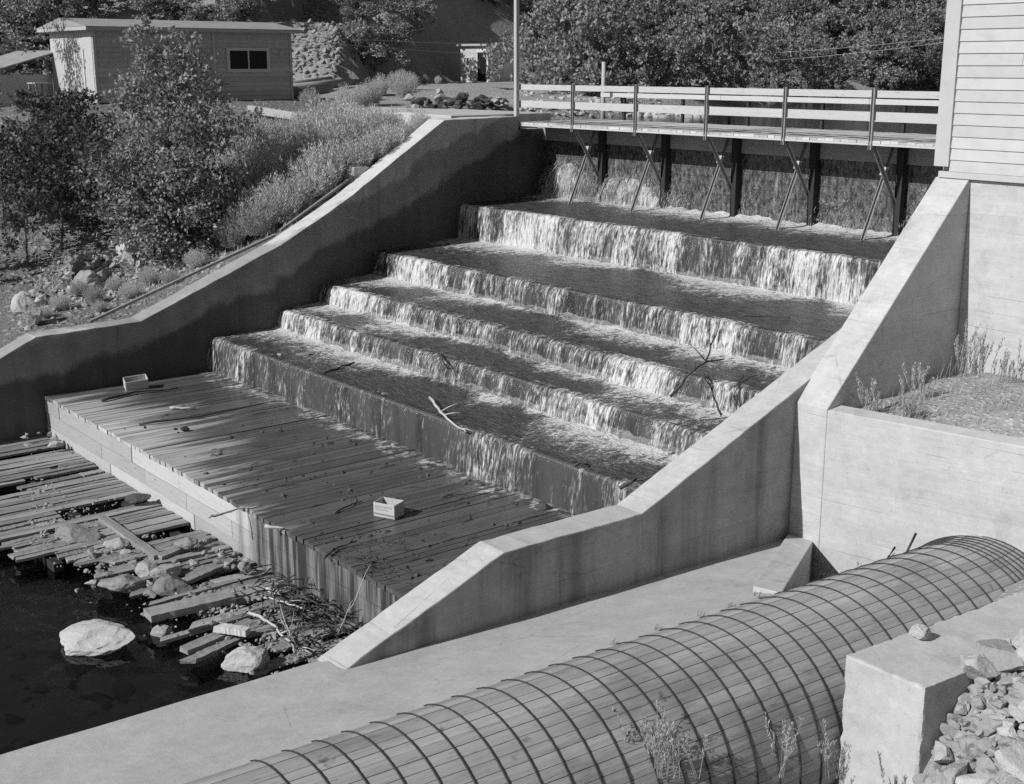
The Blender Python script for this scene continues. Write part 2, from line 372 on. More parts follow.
def shore_d(x, y):      # >0 on land (left / far side of the shoreline)
    best = 1e9; sg = 1
    for (ax, ay), (bx, by) in zip(SHORE[:-1], SHORE[1:]):
        dx, dy = bx-ax, by-ay; t = max(0, min(1, ((x-ax)*dx+(y-ay)*dy)/(dx*dx+dy*dy)))
        ex, ey = x-ax-t*dx, y-ay-t*dy; d = math.hypot(ex, ey)
        if d < best: best = d; sg = 1 if (dx*ey-dy*ex) > 0 else -1
    return sg*best
def H(x, y):
    d = np.hypot(_P[:, 0]-x, _P[:, 1]-y); z = float(d@_W[:-1]+_W[-1])
    wv = -.7815*x+.624*y; u = .624*x+.7815*y
    k = max(0, min(1, (wv-80)/30)); z = z*(1-k)+7.5*k
    if wv > 80: z = max(6.9, min(z, 8.4))
    if y > 31:
        s = shore_d(x, y); k = max(0, min(1, (s+2.5)/5)); k = k*k*(3-2*k); z = 4.6+(z-4.6)*k
    w0 = lin(u, [(-70, 88), (-30, 89), (-12.3, 91), (-9.2, 108), (-4, 120), (6, 133), (40, 138), (90, 150), (140, 150)])
    if wv > w0:
        rise = min((wv-w0)*.62, 55)*(1 if wv-w0 > 3 else (wv-w0)/3)
        if -19 < u < -8.5: rise = min(rise, 4.4+max(0, wv-113)*.62)
        z += rise
    z += .35*mnoise.fractal(Vector((x*.12, y*.12, 3)), 1, 2, 3)*max(0, min(1, (abs(x+36)-1)/4 if y < 33 else 1))
    return z
def hit(u, v, tmax=240):
    d = ray(u, v).normalized(); t = 20.0; p = None
    while t < tmax:
        p = CAM+d*t
        if p.z < H(p.x, p.y):
            lo, hi = t-.5, t
            for _ in range(14):
                mid = (lo+hi)/2; q = CAM+d*mid
                if q.z < H(q.x, q.y): hi = mid
                else: lo = mid
            q = CAM+d*hi; return Vector((q.x, q.y, H(q.x, q.y)))
        t += .5
    return Vector((p.x, p.y, H(p.x, p.y)))

ss = [0, .3, .6, 1, 1.5, 2, 2.5]+list(np.arange(3, 22, .6))+list(np.arange(22, 50, 1.5))+list(np.arange(50, 170, 5))
mb = MB(); mb.grid(ss[::-1], list(np.arange(-40, 0, 2.5))+list(np.arange(0, 32.51, .5)), lambda s, y: (XL(y)-.35-s, y, H(XL(y)-.35-s, y)))
tag(mb.build('left_bank', M['ground'], smooth=True), kind='structure')
mb = MB(); mb.grid(list(np.arange(-220, -110, 5))+list(np.arange(-110, -34, 1.3))+list(np.arange(-34, 90, 5)), list(np.arange(32.5, 60, 1.2))+list(np.arange(60, 120, 2))+list(np.arange(120, 260, 5)), lambda x, y: (x, y, H(x, y)))
tag(mb.build('hillside', M['gravel'], smooth=True), kind='structure')
mb = MB(); mb.grid(np.linspace(-600, 500, 12), np.linspace(-500, 600, 12), lambda x, y: (x, y, -4.0)); tag(mb.build('ground', M['ground']), kind='structure')
mb = MB(); mb.grid(np.arange(-70, -14, .6), np.arange(-30, 12, .6), lambda x, y: (x, y, -1.95+.35*mnoise.fractal(Vector((x*.5, y*.5, 0)), 1, 2, 3)))
tag(mb.build('river_bed', M['bed'], smooth=True), kind='structure')
mb = MB(); mb.grid(np.linspace(-46, -15.3, 60), np.linspace(-30, 11.4, 60), lambda x, y: (x, y, -1.42)); tag(mb.build('pool_water', M['pool'], smooth=True), kind='structure')
mb = MB(); mb.grid(np.linspace(-110, 80, 30), np.linspace(32.9, 190, 30), lambda x, y: (x, y, 6.15)); tag(mb.build('reservoir_water', M['reservoir']), kind='structure')

# ------------------------------------------------------------------ spillway
sp = empty('spillway', (-26, 16, 0), 'stepped spillway of five dark wet steps with a plank deck at its foot', 'spillway')
def childfix(o):        # build in world coordinates under an Empty
    o.matrix_parent_inverse = Matrix.Translation(o.parent.location).inverted() if o.parent.rotation_euler.z == 0 else o.parent.matrix_basis.inverted()
    return o
ys_end = [r[0] for r in RIS[1:]]+[YDAM+.02]
for i, (yr, zf, zc) in enumerate(RIS):
    mb = MB(); y1 = ys_end[i]; n = 60
    xa = XL(yr)-.3; xb = XRI+.35
    xs = np.linspace(0, 1, n)
    # one solid block per step with a slightly worn crest
    top = []; pts = []
    mb.prism([(yr, -2.2), (y1, -2.2), (y1, zc), (yr+.03, zc), (yr, zc-.03)], lambda y: XL(y)-.3, xb)
    o = mb.build('step', M['con_step'], sp); childfix(o)
# deck planks
mb = MB(); x = -35.4
while x < XRI+.2:
    wd = .215+random.uniform(-.03, .04); j = random.uniform(-.05, .05); dz = random.uniform(-.012, .012)
    mb.box((x, 11.42+j*.6, -.09), (x+wd-random.choice((.006, .010, .014, .02, .032)), 16.54, dz*.6)); x += wd
childfix(mb.build('deck', M['deck'], sp))
mb = MB()
for r in range(3):
    x = -35.4+random.uniform(-1.5, 0)
    while x < XRI:
        l = random.uniform(2.2, 3.2); z0 = -1.25+r*.385; x2 = min(x+l-.012, XRI+.1)
        mb.box((max(x, -35.5), 11.44+random.uniform(-.012, .012), z0), (x2, 11.55, z0+.373)); x += l
childfix(mb.build('deck_front', M['deckfront'], sp))
mb = MB(); mb.box((-35.4, 11.56, -2.2), (XRI+.2, 16.5, -.1)); childfix(mb.build('deck_fill', M['con_step'], sp))

def nx(x, k, s=1.0): return mnoise.noise(Vector((x*s, k*7.3, 1.7)))
AMT = [.50, .74, .85, .77, .90]
for i, (yr, zf, zc) in enumerate(RIS):
    # curtain of falling water
    h = zc-zf; mb = MB(); xs = np.arange(XL(yr)+.02, XRI+.05, .03); rows = 11
    reach = .10+.12*AMT[i]
    def fn(x, t, yr=yr, zc=zc, h=h, i=i, reach=reach):
        a = .5+.5*nx(x, i, .35)+.35*nx(x, i+9, 2.3)
        st = nx(x, i+20, 7.0)*.6+nx(x, i+30, 17)*.6
        lip = .04*nx(x, i+40, .9)+.03*nx(x, i+41, 4)
        if t < 0: return (x, yr-t*.5-max(0, lip), zc+.035+.02*st+lip*.3)          # on the crest
        y = yr-.02-max(0, lip)-reach*(.7+.9*a)*math.sqrt(t)-.07*st*(t**.6)-.045*mnoise.noise(Vector((x*9, t*h*2.2, i*3)))
        return (x+.03*mnoise.noise(Vector((x*4, t*3, i))), y, zc+.035-h*t-.02*t)
    mb.grid(xs, [-.5, -.12]+list(np.linspace(0, 1, rows)**1.25), lambda x, t: fn(x, t))
    mb.f = [f[::-1] for f in mb.f]
    tag(mb.build('falling_water', m_fall('falling_water_%d' % i, AMT[i]), smooth=True), kind='structure')
    # water running over the tread above this riser
    y0, y1 = yr+.0, ys_end[i]; mt = m_tread('running_water_%d' % i, y1, [.75, .8, .95, 1.0, .9][i])
    mb = MB()
    def tf(s, y, y1=y1, zc=zc, i=i):
        xx = XL(y)+.01+s*(XRI+.05-XL(y)-.01); d = y1-y
        m = max(0, 1-d/.55)**1.5*.16*(.55+.6*mnoise.fractal(Vector((xx*2.6, y*2.6, i*5)), 1, 2, 3))
        return (xx, y, zc+.03+max(m, -.01)+.012*mnoise.fractal(Vector((xx*1.6, y*2.4, i*5+2)), 1, 2, 3))
    mb.grid(np.linspace(0, 1, 260), np.arange(y0+.1, y1+.06, .09), tf)
    tag(mb.build('running_water', mt, smooth=True), kind='structure')

# ------------------------------------------------------------------ side walls
o = MB(); prof = [(33.2, -2.2), (33.2, 7.08)]+LWALL[::-1][1:]+[(8.2, -2.2)]
def wallmesh(pts, fin, fout, bottom):
    mb = MB(); yy = sorted(set([p[0] for p in pts]+list(np.arange(math.ceil(pts[0][0]), pts[-1][0], .2))))
    n = len(yy)
    for y in yy:
        z = lin(y, pts); j = [.018*mnoise.fractal(Vector((y*1.7, q*9.1, bottom)), 1, 2, 4) for q in range(4)]; mb.v += [(fin(y), y, bottom), (fin(y)+j[0], y, z+j[1]), (fout(y)+j[2], y, z+j[3]), (fout(y), y, bottom)]
    for i in range(n-1):
        a = 4*i
        for j in range(4):
            k = (j+1) % 4; mb.f.append((a+j, a+4+j, a+4+k, a+k))
    mb.f.append((0, 1, 2, 3)); mb.f.append(tuple(4*(n-1)+j for j in (3, 2, 1, 0))); return mb
wl = wallmesh(LWALL, XL, lambda y: XL(y)-lin(y, [(8, .75), (14, .75), (27, .95), (34, 1.2)]), -2.2)
wl.f = [f[::-1] for f in wl.f]
tag(wl.build('spillway_wall', M['con_left'], bevel=.025), 'long shaded concrete wall climbing along the far side of the cascade, dark with damp below', 'wall')
wr = wallmesh(RWALL, lambda y: XRI, lambda y: XRO, -2.2)
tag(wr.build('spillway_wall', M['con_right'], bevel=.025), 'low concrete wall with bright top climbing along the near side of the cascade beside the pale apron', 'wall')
mb = MB(); mb.box((XRI-.3, YDAM, 4), (XRO+.4, 36, 6.86)); 
# concrete slab behind the left wall
mb2 = MB(); P = [(-38.9, 28.2), (-38.9, 33.0), (-43, 33.0), (-49.5, 31.6), (-49.5, 28.6), (-44, 28.9)]
mb2.add([(x, y, 6.4) for x, y in P]+[(x, y, 7.14) for x, y in P], [tuple(range(6))[::-1], tuple(range(6, 12))]+[(i, (i+1) % 6, (i+1) % 6+6, i+6) for i in range(6)])
mb2.f = [f[::-1] for f in mb2.f]
tag(mb2.build('concrete_slab', M['con_bright'], bevel=.02), 'pale flat concrete slab behind the top of the far cascade wall', 'slab')

# ------------------------------------------------------------------ dam and walkway
dam = empty('dam_wall', (-27, YDAM, 4), 'dark wet plank dam face under the walkway leaking water onto the top step', 'dam')
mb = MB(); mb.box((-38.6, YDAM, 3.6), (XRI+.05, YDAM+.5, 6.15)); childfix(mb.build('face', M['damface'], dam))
mb = MB(); mb.box((-38.6, YDAM-.07, 6.16), (XRI+.05, YDAM+.5, 6.66)); childfix(mb.build('cap_beam', M['beam'], dam))
PX = [-34.98, -31.78, -28.57, -25.42, -22.3, -19.15]
for x in PX:
    mb = MB(); mb.hexa([(x+.08, YDAM-.28, 3.9), (x+.27, YDAM-.28, 3.9), (x+.27, YDAM-.08, 3.9), (x+.08, YDAM-.08, 3.9), (x+.05, YDAM-.28, 6.66), (x+.29, YDAM-.28, 6.66), (x+.29, YDAM-.08, 6.66), (x+.05, YDAM-.08, 6.66)])
    childfix(mb.build('pillar', M['post'], dam))
wk = empty('walkway', (-27, 32.8, ZW), 'white railed plank walkway carried across the crest of the dam', 'walkway')
mb = MB(); x = -38.2
while x < -15.2:
    wd = random.uniform(.24, .3); mb.box((x, 30.68+random.uniform(-.02, .02), ZW-.07), (x+wd-.012, 35.05, ZW+random.uniform(-.008, .008))); x += wd
childfix(mb.build('floor', M['deckfloor'], wk))
mb = MB(); mb.box((-38.2, 30.66, ZW-.13), (-15.2, 30.76, ZW-.075)); childfix(mb.build('edge_board', M['rail'], wk))
mb = MB(); mb.box((-38.2, 31.5, ZW-.2), (-15.2, 31.62, ZW-.075)); mb.box((-38.2, 33.9, ZW-.2), (-15.2, 34.0, ZW-.075)); childfix(mb.build('joist', M['beam'], wk))
def rail(y, z0, z1, xa, xb, seg, t=.045):
    x = xa
    while x < xb-.2:
        x2 = min(x+seg, xb); mb = MB(); mb.box((x, y-t/2, z0+random.uniform(-.008, .008)), (x2-.015, y+t/2, z1)); childfix(mb.build('rail', M['rail'], wk, bevel=.004)); x = x2
rail(30.75, 8.04, 8.24, -38.1, -15.0, 6.3); rail(30.75, 7.42, 7.66, -38.1, -15.0, 6.3)
rail(34.88, 7.72, 7.89, -38.1, -15.0, 6.3); rail(34.88, 7.2, 7.36, -38.1, -15.0, 6.3)
for x in PX:
    mb = MB(); mb.channel((x, 30.66, ZW-.25), (x, 30.66, 8.3), .11, .07, .016, (0, -1, 0)); childfix(mb.build('post', M['steel'], wk))
    mb = MB(); mb.channel((x+.06, 30.66, ZW-.05), (x+.06, 32.03, 4.87), .125, .08, .024, (.7, -1, .45)); childfix(mb.build('brace', M['steel'], wk))
    mb = MB(); mb.channel((x-.055, 30.62, 4.02), (x-.055, 31.83, 6.66), .115, .08, .024, (.7, -1, .3)); childfix(mb.build('strut', M['steel'], wk))
    mb = MB(); mb.bar((x-.055, 31.40, 5.86), (x-.055, 31.50, 6.08), .15, .10); childfix(mb.build('clamp', M['trim'], wk))
for x in [-36.85, -33.75, -30.6, -27.4, -24.25, -21.1]:
    mb = MB(); mb.box((x-.05, 34.92, ZW-.1), (x+.05, 35.02, 7.9)); childfix(mb.build('post', M['post'], wk))
for x in (-37.6, -32.1, -19.0):
    mb = MB(); mb.bar((x, 35.7, ZW-.2), (x+.55, 34.98, ZW+.85), .08, .08); childfix(mb.build('brace', M['post'], wk))
# tall pole at the left end of the walkway
mb = MB(); mb.box((-38.12, 30.52, 7.09), (-37.97, 30.67, 12.2)); tag(mb.build('pole', M['trim'], bevel=.01), 'tall pale square pole at the left end of the walkway railing', 'pole')
mb = MB(); mb.tube([(-47.95, 44.05, 5.5), (-47.95, 44.05, 9.1)], [.12, .10], 8)
tag(mb.build('post', M['trim'], smooth=True), 'short pale post standing by the shore behind the walkway railing', 'post')

# the leak at the far end is a thin curtain of its own
mb = MB()
def leak(x, t):
    zt = lin(x, [(-38.2, 4.6), (-37.6, 5.1), (-36.8, 5.4), (-35.6, 5.1), (-35.1, 4.8), (-34.6, 5.0), (-33.2, 5.05), (-32.4, 4.7), (-31.9, 4.3)])+.12*nx(x, 50, 5)
    v = .75+.55*nx(x, 51, 1.6)+.35*nx(x, 52, 9); T = math.sqrt(2*(zt-4.09)/9.8)*t
    return (x, YDAM-.02-v*T-.04*nx(x+t, 53, 14), zt-4.9*T*T)
mb.grid(np.arange(-38.2, -31.9, .025), np.linspace(0, 1, 12), leak)
tag(mb.build('falling_water', m_fall('leaking_water', .74), smooth=True), kind='structure')
# leaking jets and spray on the dam face
mb = MB()
def jet(x, z, vx, vy, r, n=7):
    p = []; 
    T = math.sqrt(2*max(.05, z-4.1)/9.8)
    for i in range(n):
        t = T*i/(n-1); p.append((x+vx*t, YDAM-.03-vy*t, z-4.9*t*t))
    for i in range(n-1):
        if random.random() < .45: continue
        a, b = Vector(p[i]), Vector(p[i+1]); u = random.uniform(0, .5); q = a.lerp(b, u)+Vector((random.gauss(0, .025), random.gauss(0, .02), random.gauss(0, .02))); q2 = q+(b-a)*random.uniform(.5, 1.5)
        mb.tube([q, q.lerp(q2, .5), q2], [r*.3, r, r*.4], 3, cap=False)
for _ in range(1000):
    x = random.uniform(-38.0, -32.4) if random.random() < .82 else random.uniform(-32.4, -30.6)
    zt = lin(x, [(-38, 5.1), (-37.2, 5.55), (-36, 5.35), (-35, 4.9), (-34, 5.3), (-32, 5.1), (-31, 4.7)])+random.uniform(-.35, .1)
    jet(x, zt, random.gauss(0, .35), random.uniform(.2, 1.5), random.uniform(.003, .0075))
for cx_, n_ in ((-27.6, 26), (-26.2, 30), (-25.1, 22), (-24.2, 55), (-23.4, 55), (-22.4, 45), (-21.6, 40), (-34.6, 30), (-31.3, 30)):
    for _ in range(n_):
        jet(cx_+random.gauss(0, .3), 4.2+random.random()**2*.85, random.uniform(-.9, .9), random.uniform(.3, 1.8), random.uniform(.003, .008))
tag(mb.build('water_spray', M['spray'], smooth=True), 'thin white jets of water leaking from the dam face', 'water', kind='stuff')

# ------------------------------------------------------------------ right abutment: buttress, front wall, foundation
ab = empty('abutment', (-14.7, 19, 0), 'bright concrete abutment with a steep sloping buttress and a tall front wall', 'abutment')
mb = MB(); X0, X1 = -15.14, -14.38
mb.prism([(19.0, -2.2), (26, -2.2), (26, 6.73), (23.05, 6.73), (19.0, 2.7)], X0, X1); childfix(mb.build('buttress', M['con_bright'], ab, bevel=.02))
mb = MB(); mb.box((X1+.002, 23.1, -2), (-7, 23.6, 6.72)); childfix(mb.build('foundation', M['con_bright'], ab, bevel=.015))
mb = MB(); a, b = (X1, 19.003), (-6.0, 20.55); mb.hexa([(a[0]+.002, a[1], -2.2), (b[0], b[1], -2.2), (b[0], b[1]+.4, -2.2), (a[0]+.002, a[1]+.4, -2.2), (a[0]+.002, a[1], 2.68), (b[0], b[1], 2.68), (b[0], b[1]+.4, 2.72), (a[0]+.002, a[1]+.4, 2.72)])
childfix(mb.build('front_wall', M['con_bright'], ab, bevel=.02))
mb = MB(); mb.hexa([(-12.75, 15.2, -2.2), (-12.22, 15.27, -2.2), (-14.52, 18.998, -2.2), (-15.12, 18.998, -2.2), (-12.75, 15.2, .70), (-12.22, 15.27, .74), (-14.52, 18.998, .04), (-15.12, 18.998, .04)])
childfix(mb.build('foot_curb', M['con_bright'], ab, bevel=.015))
# clapboard building
cb = empty('clapboard_building', (-12, 23.2, 6.75), 'tall white clapboard building at the right edge above the buttress', 'building')
mb = MB(); z = 6.86
while z < 14:
    xs_ = [-14.83]+sorted(random.uniform(-14.2, -7) for _ in range(2))+[-6]
    for xa_, xb_ in zip(xs_[:-1], xs_[1:]): mb.hexa([(xa_, 23.02, z), (xb_-.006, 23.02, z), (xb_-.006, 29.5, z), (xa_, 29.5, z), (xa_, 23.045, z+.226), (xb_-.006, 23.045, z+.226), (xb_-.006, 29.5, z+.226), (xa_, 29.5, z+.226)])
    z += .228
childfix(mb.build('wall', M['siding_white'], cb))
mb = MB(); mb.box((-15.16, 22.98, 6.95), (-14.832, 23.3, 14.1)); childfix(mb.build('corner_board', M['siding_white'], cb, bevel=.006))
mb = MB(); mb.box((-15.05, 23.0, 6.732), (-6, 29.4, 6.855)); childfix(mb.build('sill', M['siding_white'], cb))
mb = MB(); mb.box((-15.16, 23.32, 6.86), (-14.83, 29.5, 14)); childfix(mb.build('side_wall', M['siding_white'], cb))
mb = MB(); mb.prism([(22.5, 14.1), (30, 14.1), (30, 14.25), (26.2, 16), (22.5, 14.25)], -15.6, -5.6); childfix(mb.build('roof', M['roof'], cb))

# ------------------------------------------------------------------ apron, right banks
xpc = lambda y: .0698*y-13.32
def apron_z(x, y):
    zf = .25-.030*(y-9) if y > 9 else .25
    t = max(0, min(1, (x-XRO)/(xpc(y)-XRO))); tt = max(0, (x-XRO)/(xpc(y)-XRO))
    z = zf+(.73-zf)*t**1.2
    return z+.02*mnoise.noise(Vector((x, y, 0)))
mb = MB(); ay = list(np.arange(-12, 19.01, .35)); ax = list(np.linspace(0, 1, 16))
edge = lambda y: lin(y, [(-12, -16.6), (2, -15.95), (4.4, -15.8), (8.7, -15.62), (8.95, -15.45), (19, -15.3)])
xr = lambda y: xpc(y)+.5 if y < 15.0 else min(xpc(y)+.5, -12.5-(y-15.27)*.632)
mb.grid(ax, ay, lambda s, y: (edge(y)+s*(xr(y)-edge(y)), y, apron_z(edge(y)+s*(xr(y)-edge(y)), y)))
o0 = len(mb.v); mb.grid([0, 1], ay, lambda s, y: (edge(y)-.02*s*0-.25*(1-s), y, -2.3) if s == 0 else (edge(y), y, apron_z(edge(y), y)))
tag(mb.build('apron', M['con_apron'], smooth=True), kind='structure')
RC = np.array([(-10.8, 5, -.9), (-10.2, 9, -1.2), (-10, 12, -1.5), (-9, 13.2, -1.5), (-8.2, 13.0, -1.2), (-8.45, 14.0, .0), (-8.3, 14.8, .95), (-8.3, 17, 1.15), (-9.5, 18.5, 1.0), (-6.5, 14, .6), (-6, 17, 1.8), (-5, 10, 1.0), (-3, 5, 3.4), (0, 0, 7.1),
  (-2, 12, 2.6), (2, 10, 5), (-10.8, 0, -.8), (-10.8, -6, -.8), (0, -8, 7.1), (5, 5, 7), (-6, 0, 1.4), (-5, 20, 2.4), (5, 20, 5), (20, 0, 7.5), (20, 25, 8), (-8, 10, -.2), (-7.5, 6, -.2), (-13, 18, -1), (-13, 0, -1.2)])
_q = RC[:, :2]; _dq = np.linalg.norm(_q[:, None]-_q[None], axis=2)
_wq = np.linalg.solve(np.block([[_dq, np.ones((len(_q), 1))], [np.ones((1, len(_q))), np.zeros((1, 1))]]), np.append(RC[:, 2], 0))
def HR(x, y):
    return float(np.hypot(_q[:, 0]-x, _q[:, 1]-y)@_wq[:-1]+_wq[-1])+.05*mnoise.fractal(Vector((x, y, 8)), 1, 2, 3)
mb = MB(); mb.grid(np.arange(-12.6, 22, .4), np.arange(-14, 19.6, .4), lambda x, y: (x, y, HR(x, y))); tag(mb.build('right_bank', M['gravel'], smooth=True), kind='structure')
def HU(x, y):
    d = max(0, y-(19.2+(x+14.4)*.185)); k = min(1, d/1.2)
    return 2.5+.10*min(d, 3)+k*(.10*(x+14.4)+.12*mnoise.fractal(Vector((x, y, 4)), 1, 2, 3)+max(0, x+11)*.1)
mb = MB(); mb.grid(np.arange(-14.39, 8, .25), np.linspace(0, 1, 18), lambda x, t: (x, (19.2+(x+14.4)*.185)*(1-t)+23.2*t, HU(x, (19.2+(x+14.4)*.185)*(1-t)+23.2*t)))
tag(mb.build('upper_bank', M['gravel'], smooth=True), kind='structure')

# ------------------------------------------------------------------ wood-stave pipe
SLP = math.atan(.0698); RP = 1.66
PY0 = -6.0; pe = empty('stave_pipe', (.0698*PY0-12.5, PY0, -.72), 'big wood stave pipe wrapped in dark steel hoops along the apron', 'pipe', rz=-SLP)
bend0 = (18.55-PY0)/math.cos(SLP)
path = [(0, l) for l in np.arange(0, bend0, .8)]+[(0, bend0)]; ang = 0; px_, py_ = 0, bend0
bpts = []
for i in range(18):
    ang = min(R(17), ang+R(1.6)); px_ -= math.sin(ang)*.13; py_ += math.cos(ang)*.13; bpts.append((px_, py_, ang))
allp = [(x, y, 0.0) for x, y in path]+bpts
NS = 62; mb = MB(); g = .0022
# each stave is its own island so that its grain and tone differ
for s_ in range(NS):
    a0 = 2*math.pi*s_/NS; a1 = 2*math.pi*(s_+1)/NS; dr = random.uniform(-.004, .004)
    ring = [(a0+g/RP, RP-.02), (a0+2*g/RP, RP+dr), ((a0+a1)/2, RP+dr+.003), (a1-2*g/RP, RP+dr), (a1-g/RP, RP-.02)]
    o = len(mb.v)
    for x, y, an in allp:
        for a, r in ring:
            c, z = math.sin(a)*r, math.cos(a)*r; mb.v.append((x+c*math.cos(an), y+c*math.sin(an), z))
    for i in range(len(allp)-1):
        for j in range(4): mb.f.append((o+i*5+j, o+i*5+j+1, o+(i+1)*5+j+1, o+(i+1)*5+j))
mb.build('barrel', M['stave'], pe, smooth=False)
mb = MB(); mb.tube([(x, y, 0) for x, y, _ in allp], RP-.028, 92, cap=True); mb.build('lining', M['dark'], pe, smooth=True)
def hoop_mesh(): 
    mb = MB(); n = 72; r0 = .0125
    for i in range(n):
        a = 2*math.pi*i/n
        for j in range(6):
            b = 2*math.pi*j/6; r = RP+.012+r0*math.cos(b); mb.v.append((math.sin(a)*r, r0*math.sin(b), math.cos(a)*r))
    for i in range(n):
        for j in range(6):
            k = (i+1) % n; l = (j+1) % 6; mb.f.append((i*6+j, k*6+j, k*6+l, i*6+l))
    # the lug that tightens the hoop, on the lower side
    a = R(118); c = Vector((math.sin(a)*(RP+.05), 0, math.cos(a)*(RP+.05))); mb.bar(c-Vector((0, .05, 0)), c+Vector((0, .05, 0)), .09, .05, (math.sin(a), 0, math.cos(a)))
    return mb
h0 = None; hs = []
y = (7.05-PY0)-.41*2
while y < bend0-.05: hs.append((0, y, 0)); y += .41
hs += [(x, y, a) for x, y, a in bpts[1::1]]
for x, y, a in hs:
    o = hoop_mesh().build('hoop', M['hoop'], pe, smooth=True) if h0 is None else dup(h0, pe)
    if h0 is None: h0 = o
    o.location = (x, y, 0); o.rotation_euler = (0, 0, a)
# two bent rods sticking up behind the pipe
for (u, v, l) in ((885, 562, .28), (905, 556, .42)):
    p = Vector((0, 0, 0)); d = ray(u, v); t = 18.2/d.y; p = CAM+d*t
    mb = MB(); mb.tube([p-Vector((.12, 0, .5)), p, p+Vector((.1, .12, l))], .022, 6)
    tag(mb.build('iron_rod', M['hoop'], smooth=True), 'short bent iron rod sticking up behind the pipe, %s of the two' % ('smaller and left one' if u < 900 else 'longer and right one'), 'rod', 'rods behind the stave pipe')
# concrete anchor block
def rough_block(P, n, amp, edge):
    mb = MB(); c = [Vector(p) for p in P]
    def tri(u, v, w_):
        b = c[0].lerp(c[1], u).lerp(c[3].lerp(c[2], u), v); t = c[4].lerp(c[5], u).lerp(c[7].lerp(c[6], u), v); return b.lerp(t, w_)
    mid = sum(c, Vector())/8; seen = {}
    def vid(u, v, w_):
        key = (round(u, 4), round(v, 4), round(w_, 4))
        if key not in seen:
            p = tri(u, v, w_); ex = sum(1 for q in (u, v, w_) if q < .001 or q > .999)
            nz = mnoise.fractal(p*3.1, 1, 2, 4); d = (mid-p).normalized()
            if ex >= 2: p = p+d*edge*max(0, .45+1.5*mnoise.fractal(p*6.0, 1, 2, 3))
            p = p+d*amp*nz; seen[key] = len(mb.v); mb.v.append(tuple(p))
        return seen[key]
    N_ = n; G = lambda k, m: k/m
    def face(fix, val, a, b):
        for i in range(N_[a]):
            for j in range(N_[b]):
                q = []
                for di, dj in ((0, 0), (1, 0), (1, 1), (0, 1)):
                    t = [0, 0, 0]; t[fix] = val; t[a] = (i+di)/N_[a]; t[b] = (j+dj)/N_[b]; q.append(vid(*t))
                mb.f.append(tuple(q) if (val == 1) == ((fix, a, b) in ((0, 1, 2), (1, 2, 0), (2, 0, 1))) else tuple(q[::-1]))
    for fix, a, b in ((0, 1, 2), (1, 2, 0), (2, 0, 1)):
        face(fix, 0, a, b); face(fix, 1, a, b)
    return mb
mb = rough_block([(-9.86, 13.79, -2), (-8.61, 13.80, -2), (-8.1, 19.4, -2), (-9.4, 19.4, -2), (-9.86, 13.79, 1.0), (-8.61, 13.80, 1.0), (-8.1, 19.4, 1.0), (-9.4, 19.4, 1.0)], (30, 130, 72), .006, .022)
tag(mb.build('concrete_block', M['con_block']), 'pale concrete block with chipped edge beside the stave pipe at the lower right', 'block')

# ------------------------------------------------------------------ rocks
def rock_mesh(seed, flat=.75, cuts=9, lo=.42, hi=.82, nz=.05):
    r = random.Random(seed); import bmesh
    bm = bmesh.new(); bmesh.ops.create_icosphere(bm, subdivisions=4, radius=1.15)
    pl = []
    for _ in range(cuts):
        n = Vector((r.gauss(0, 1), r.gauss(0, 1), r.gauss(0, 1))).normalized(); pl.append((n, r.uniform(lo, hi)))
    for v in bm.verts:
        for n, d in pl:
            k = v.co.dot(n)-d
            if k > 0: v.co -= n*k
        v.co += v.co.normalized()*(nz*mnoise.fractal(v.co*1.5+Vector((seed, 0, 0)), 1, 2, 5)+.03*mnoise.fractal(v.co*5+Vector((seed, 3, 0)), 1, 2, 3)); v.co.z *= flat
    me = bpy.data.meshes.new('rock'); bm.to_mesh(me); bm.free()
    me.polygons.foreach_set('use_smooth', [False]*len(me.polygons)); return me
RM = [rock_mesh(s, random.uniform(.6, .9), random.choice((13, 17, 22))) for s in range(9)]
RB = [rock_mesh(100+s, .8, 6, .62, .92, .12) for s in range(6)]
import bmesh as _bm
def small_rock(seed):
    r = random.Random(seed); bm = _bm.new(); _bm.ops.create_icosphere(bm, subdivisions=2, radius=1.1)
    for _ in range(10):
        n = Vector((r.gauss(0, 1), r.gauss(0, 1), r.gauss(0, 1))).normalized(); d = r.uniform(.45, .8)
        for v in bm.verts:
            k = v.co.dot(n)-d
            if k > 0: v.co -= n*k
    vs = [v.co.copy() for v in bm.verts]; fs = [tuple(v.index for v in f.verts) for f in bm.faces]; bm.free(); return vs, fs
SR = [small_rock(300+i) for i in range(7)]
def put_small(mb, p, s):
    vs, fs = random.choice(SR); e = Matrix.Rotation(random.uniform(0, 6.28), 3, 'Z') @ Matrix.Rotation(random.uniform(-.6, .6), 3, 'X'); q = Vector((s, s*random.uniform(.6, 1), s*random.uniform(.5, .9)))
    mb.add([Vector(p)+e @ Vector((v.x*q.x, v.y*q.y, v.z*q.z)) for v in vs], fs)
def rock(p, size, mat, label, group=None, rz=None, k=None, sink=.25):
    me = RB[k % len(RB)] if k is not None else RM[random.randrange(len(RM))]
    o = bpy.data.objects.new('rock', me); COL.objects.link(o)
    if not me.materials: me.materials.append(None)
    o.material_slots[0].link = 'OBJECT'; o.material_slots[0].material = M[mat]
    sx, sy, sz = size if hasattr(size, '__len__') else (size, size*random.uniform(.7, 1), size*random.uniform(.7, 1))
    o.scale = (sx, sy, sz); o.rotation_euler = (random.uniform(-.2, .2), random.uniform(-.2, .2), rz if rz is not None else random.uniform(0, 6.28))
    o.location = (p[0], p[1], p[2]+sz*.7*(1-2*sink)); return tag(o, label, 'rock', group)
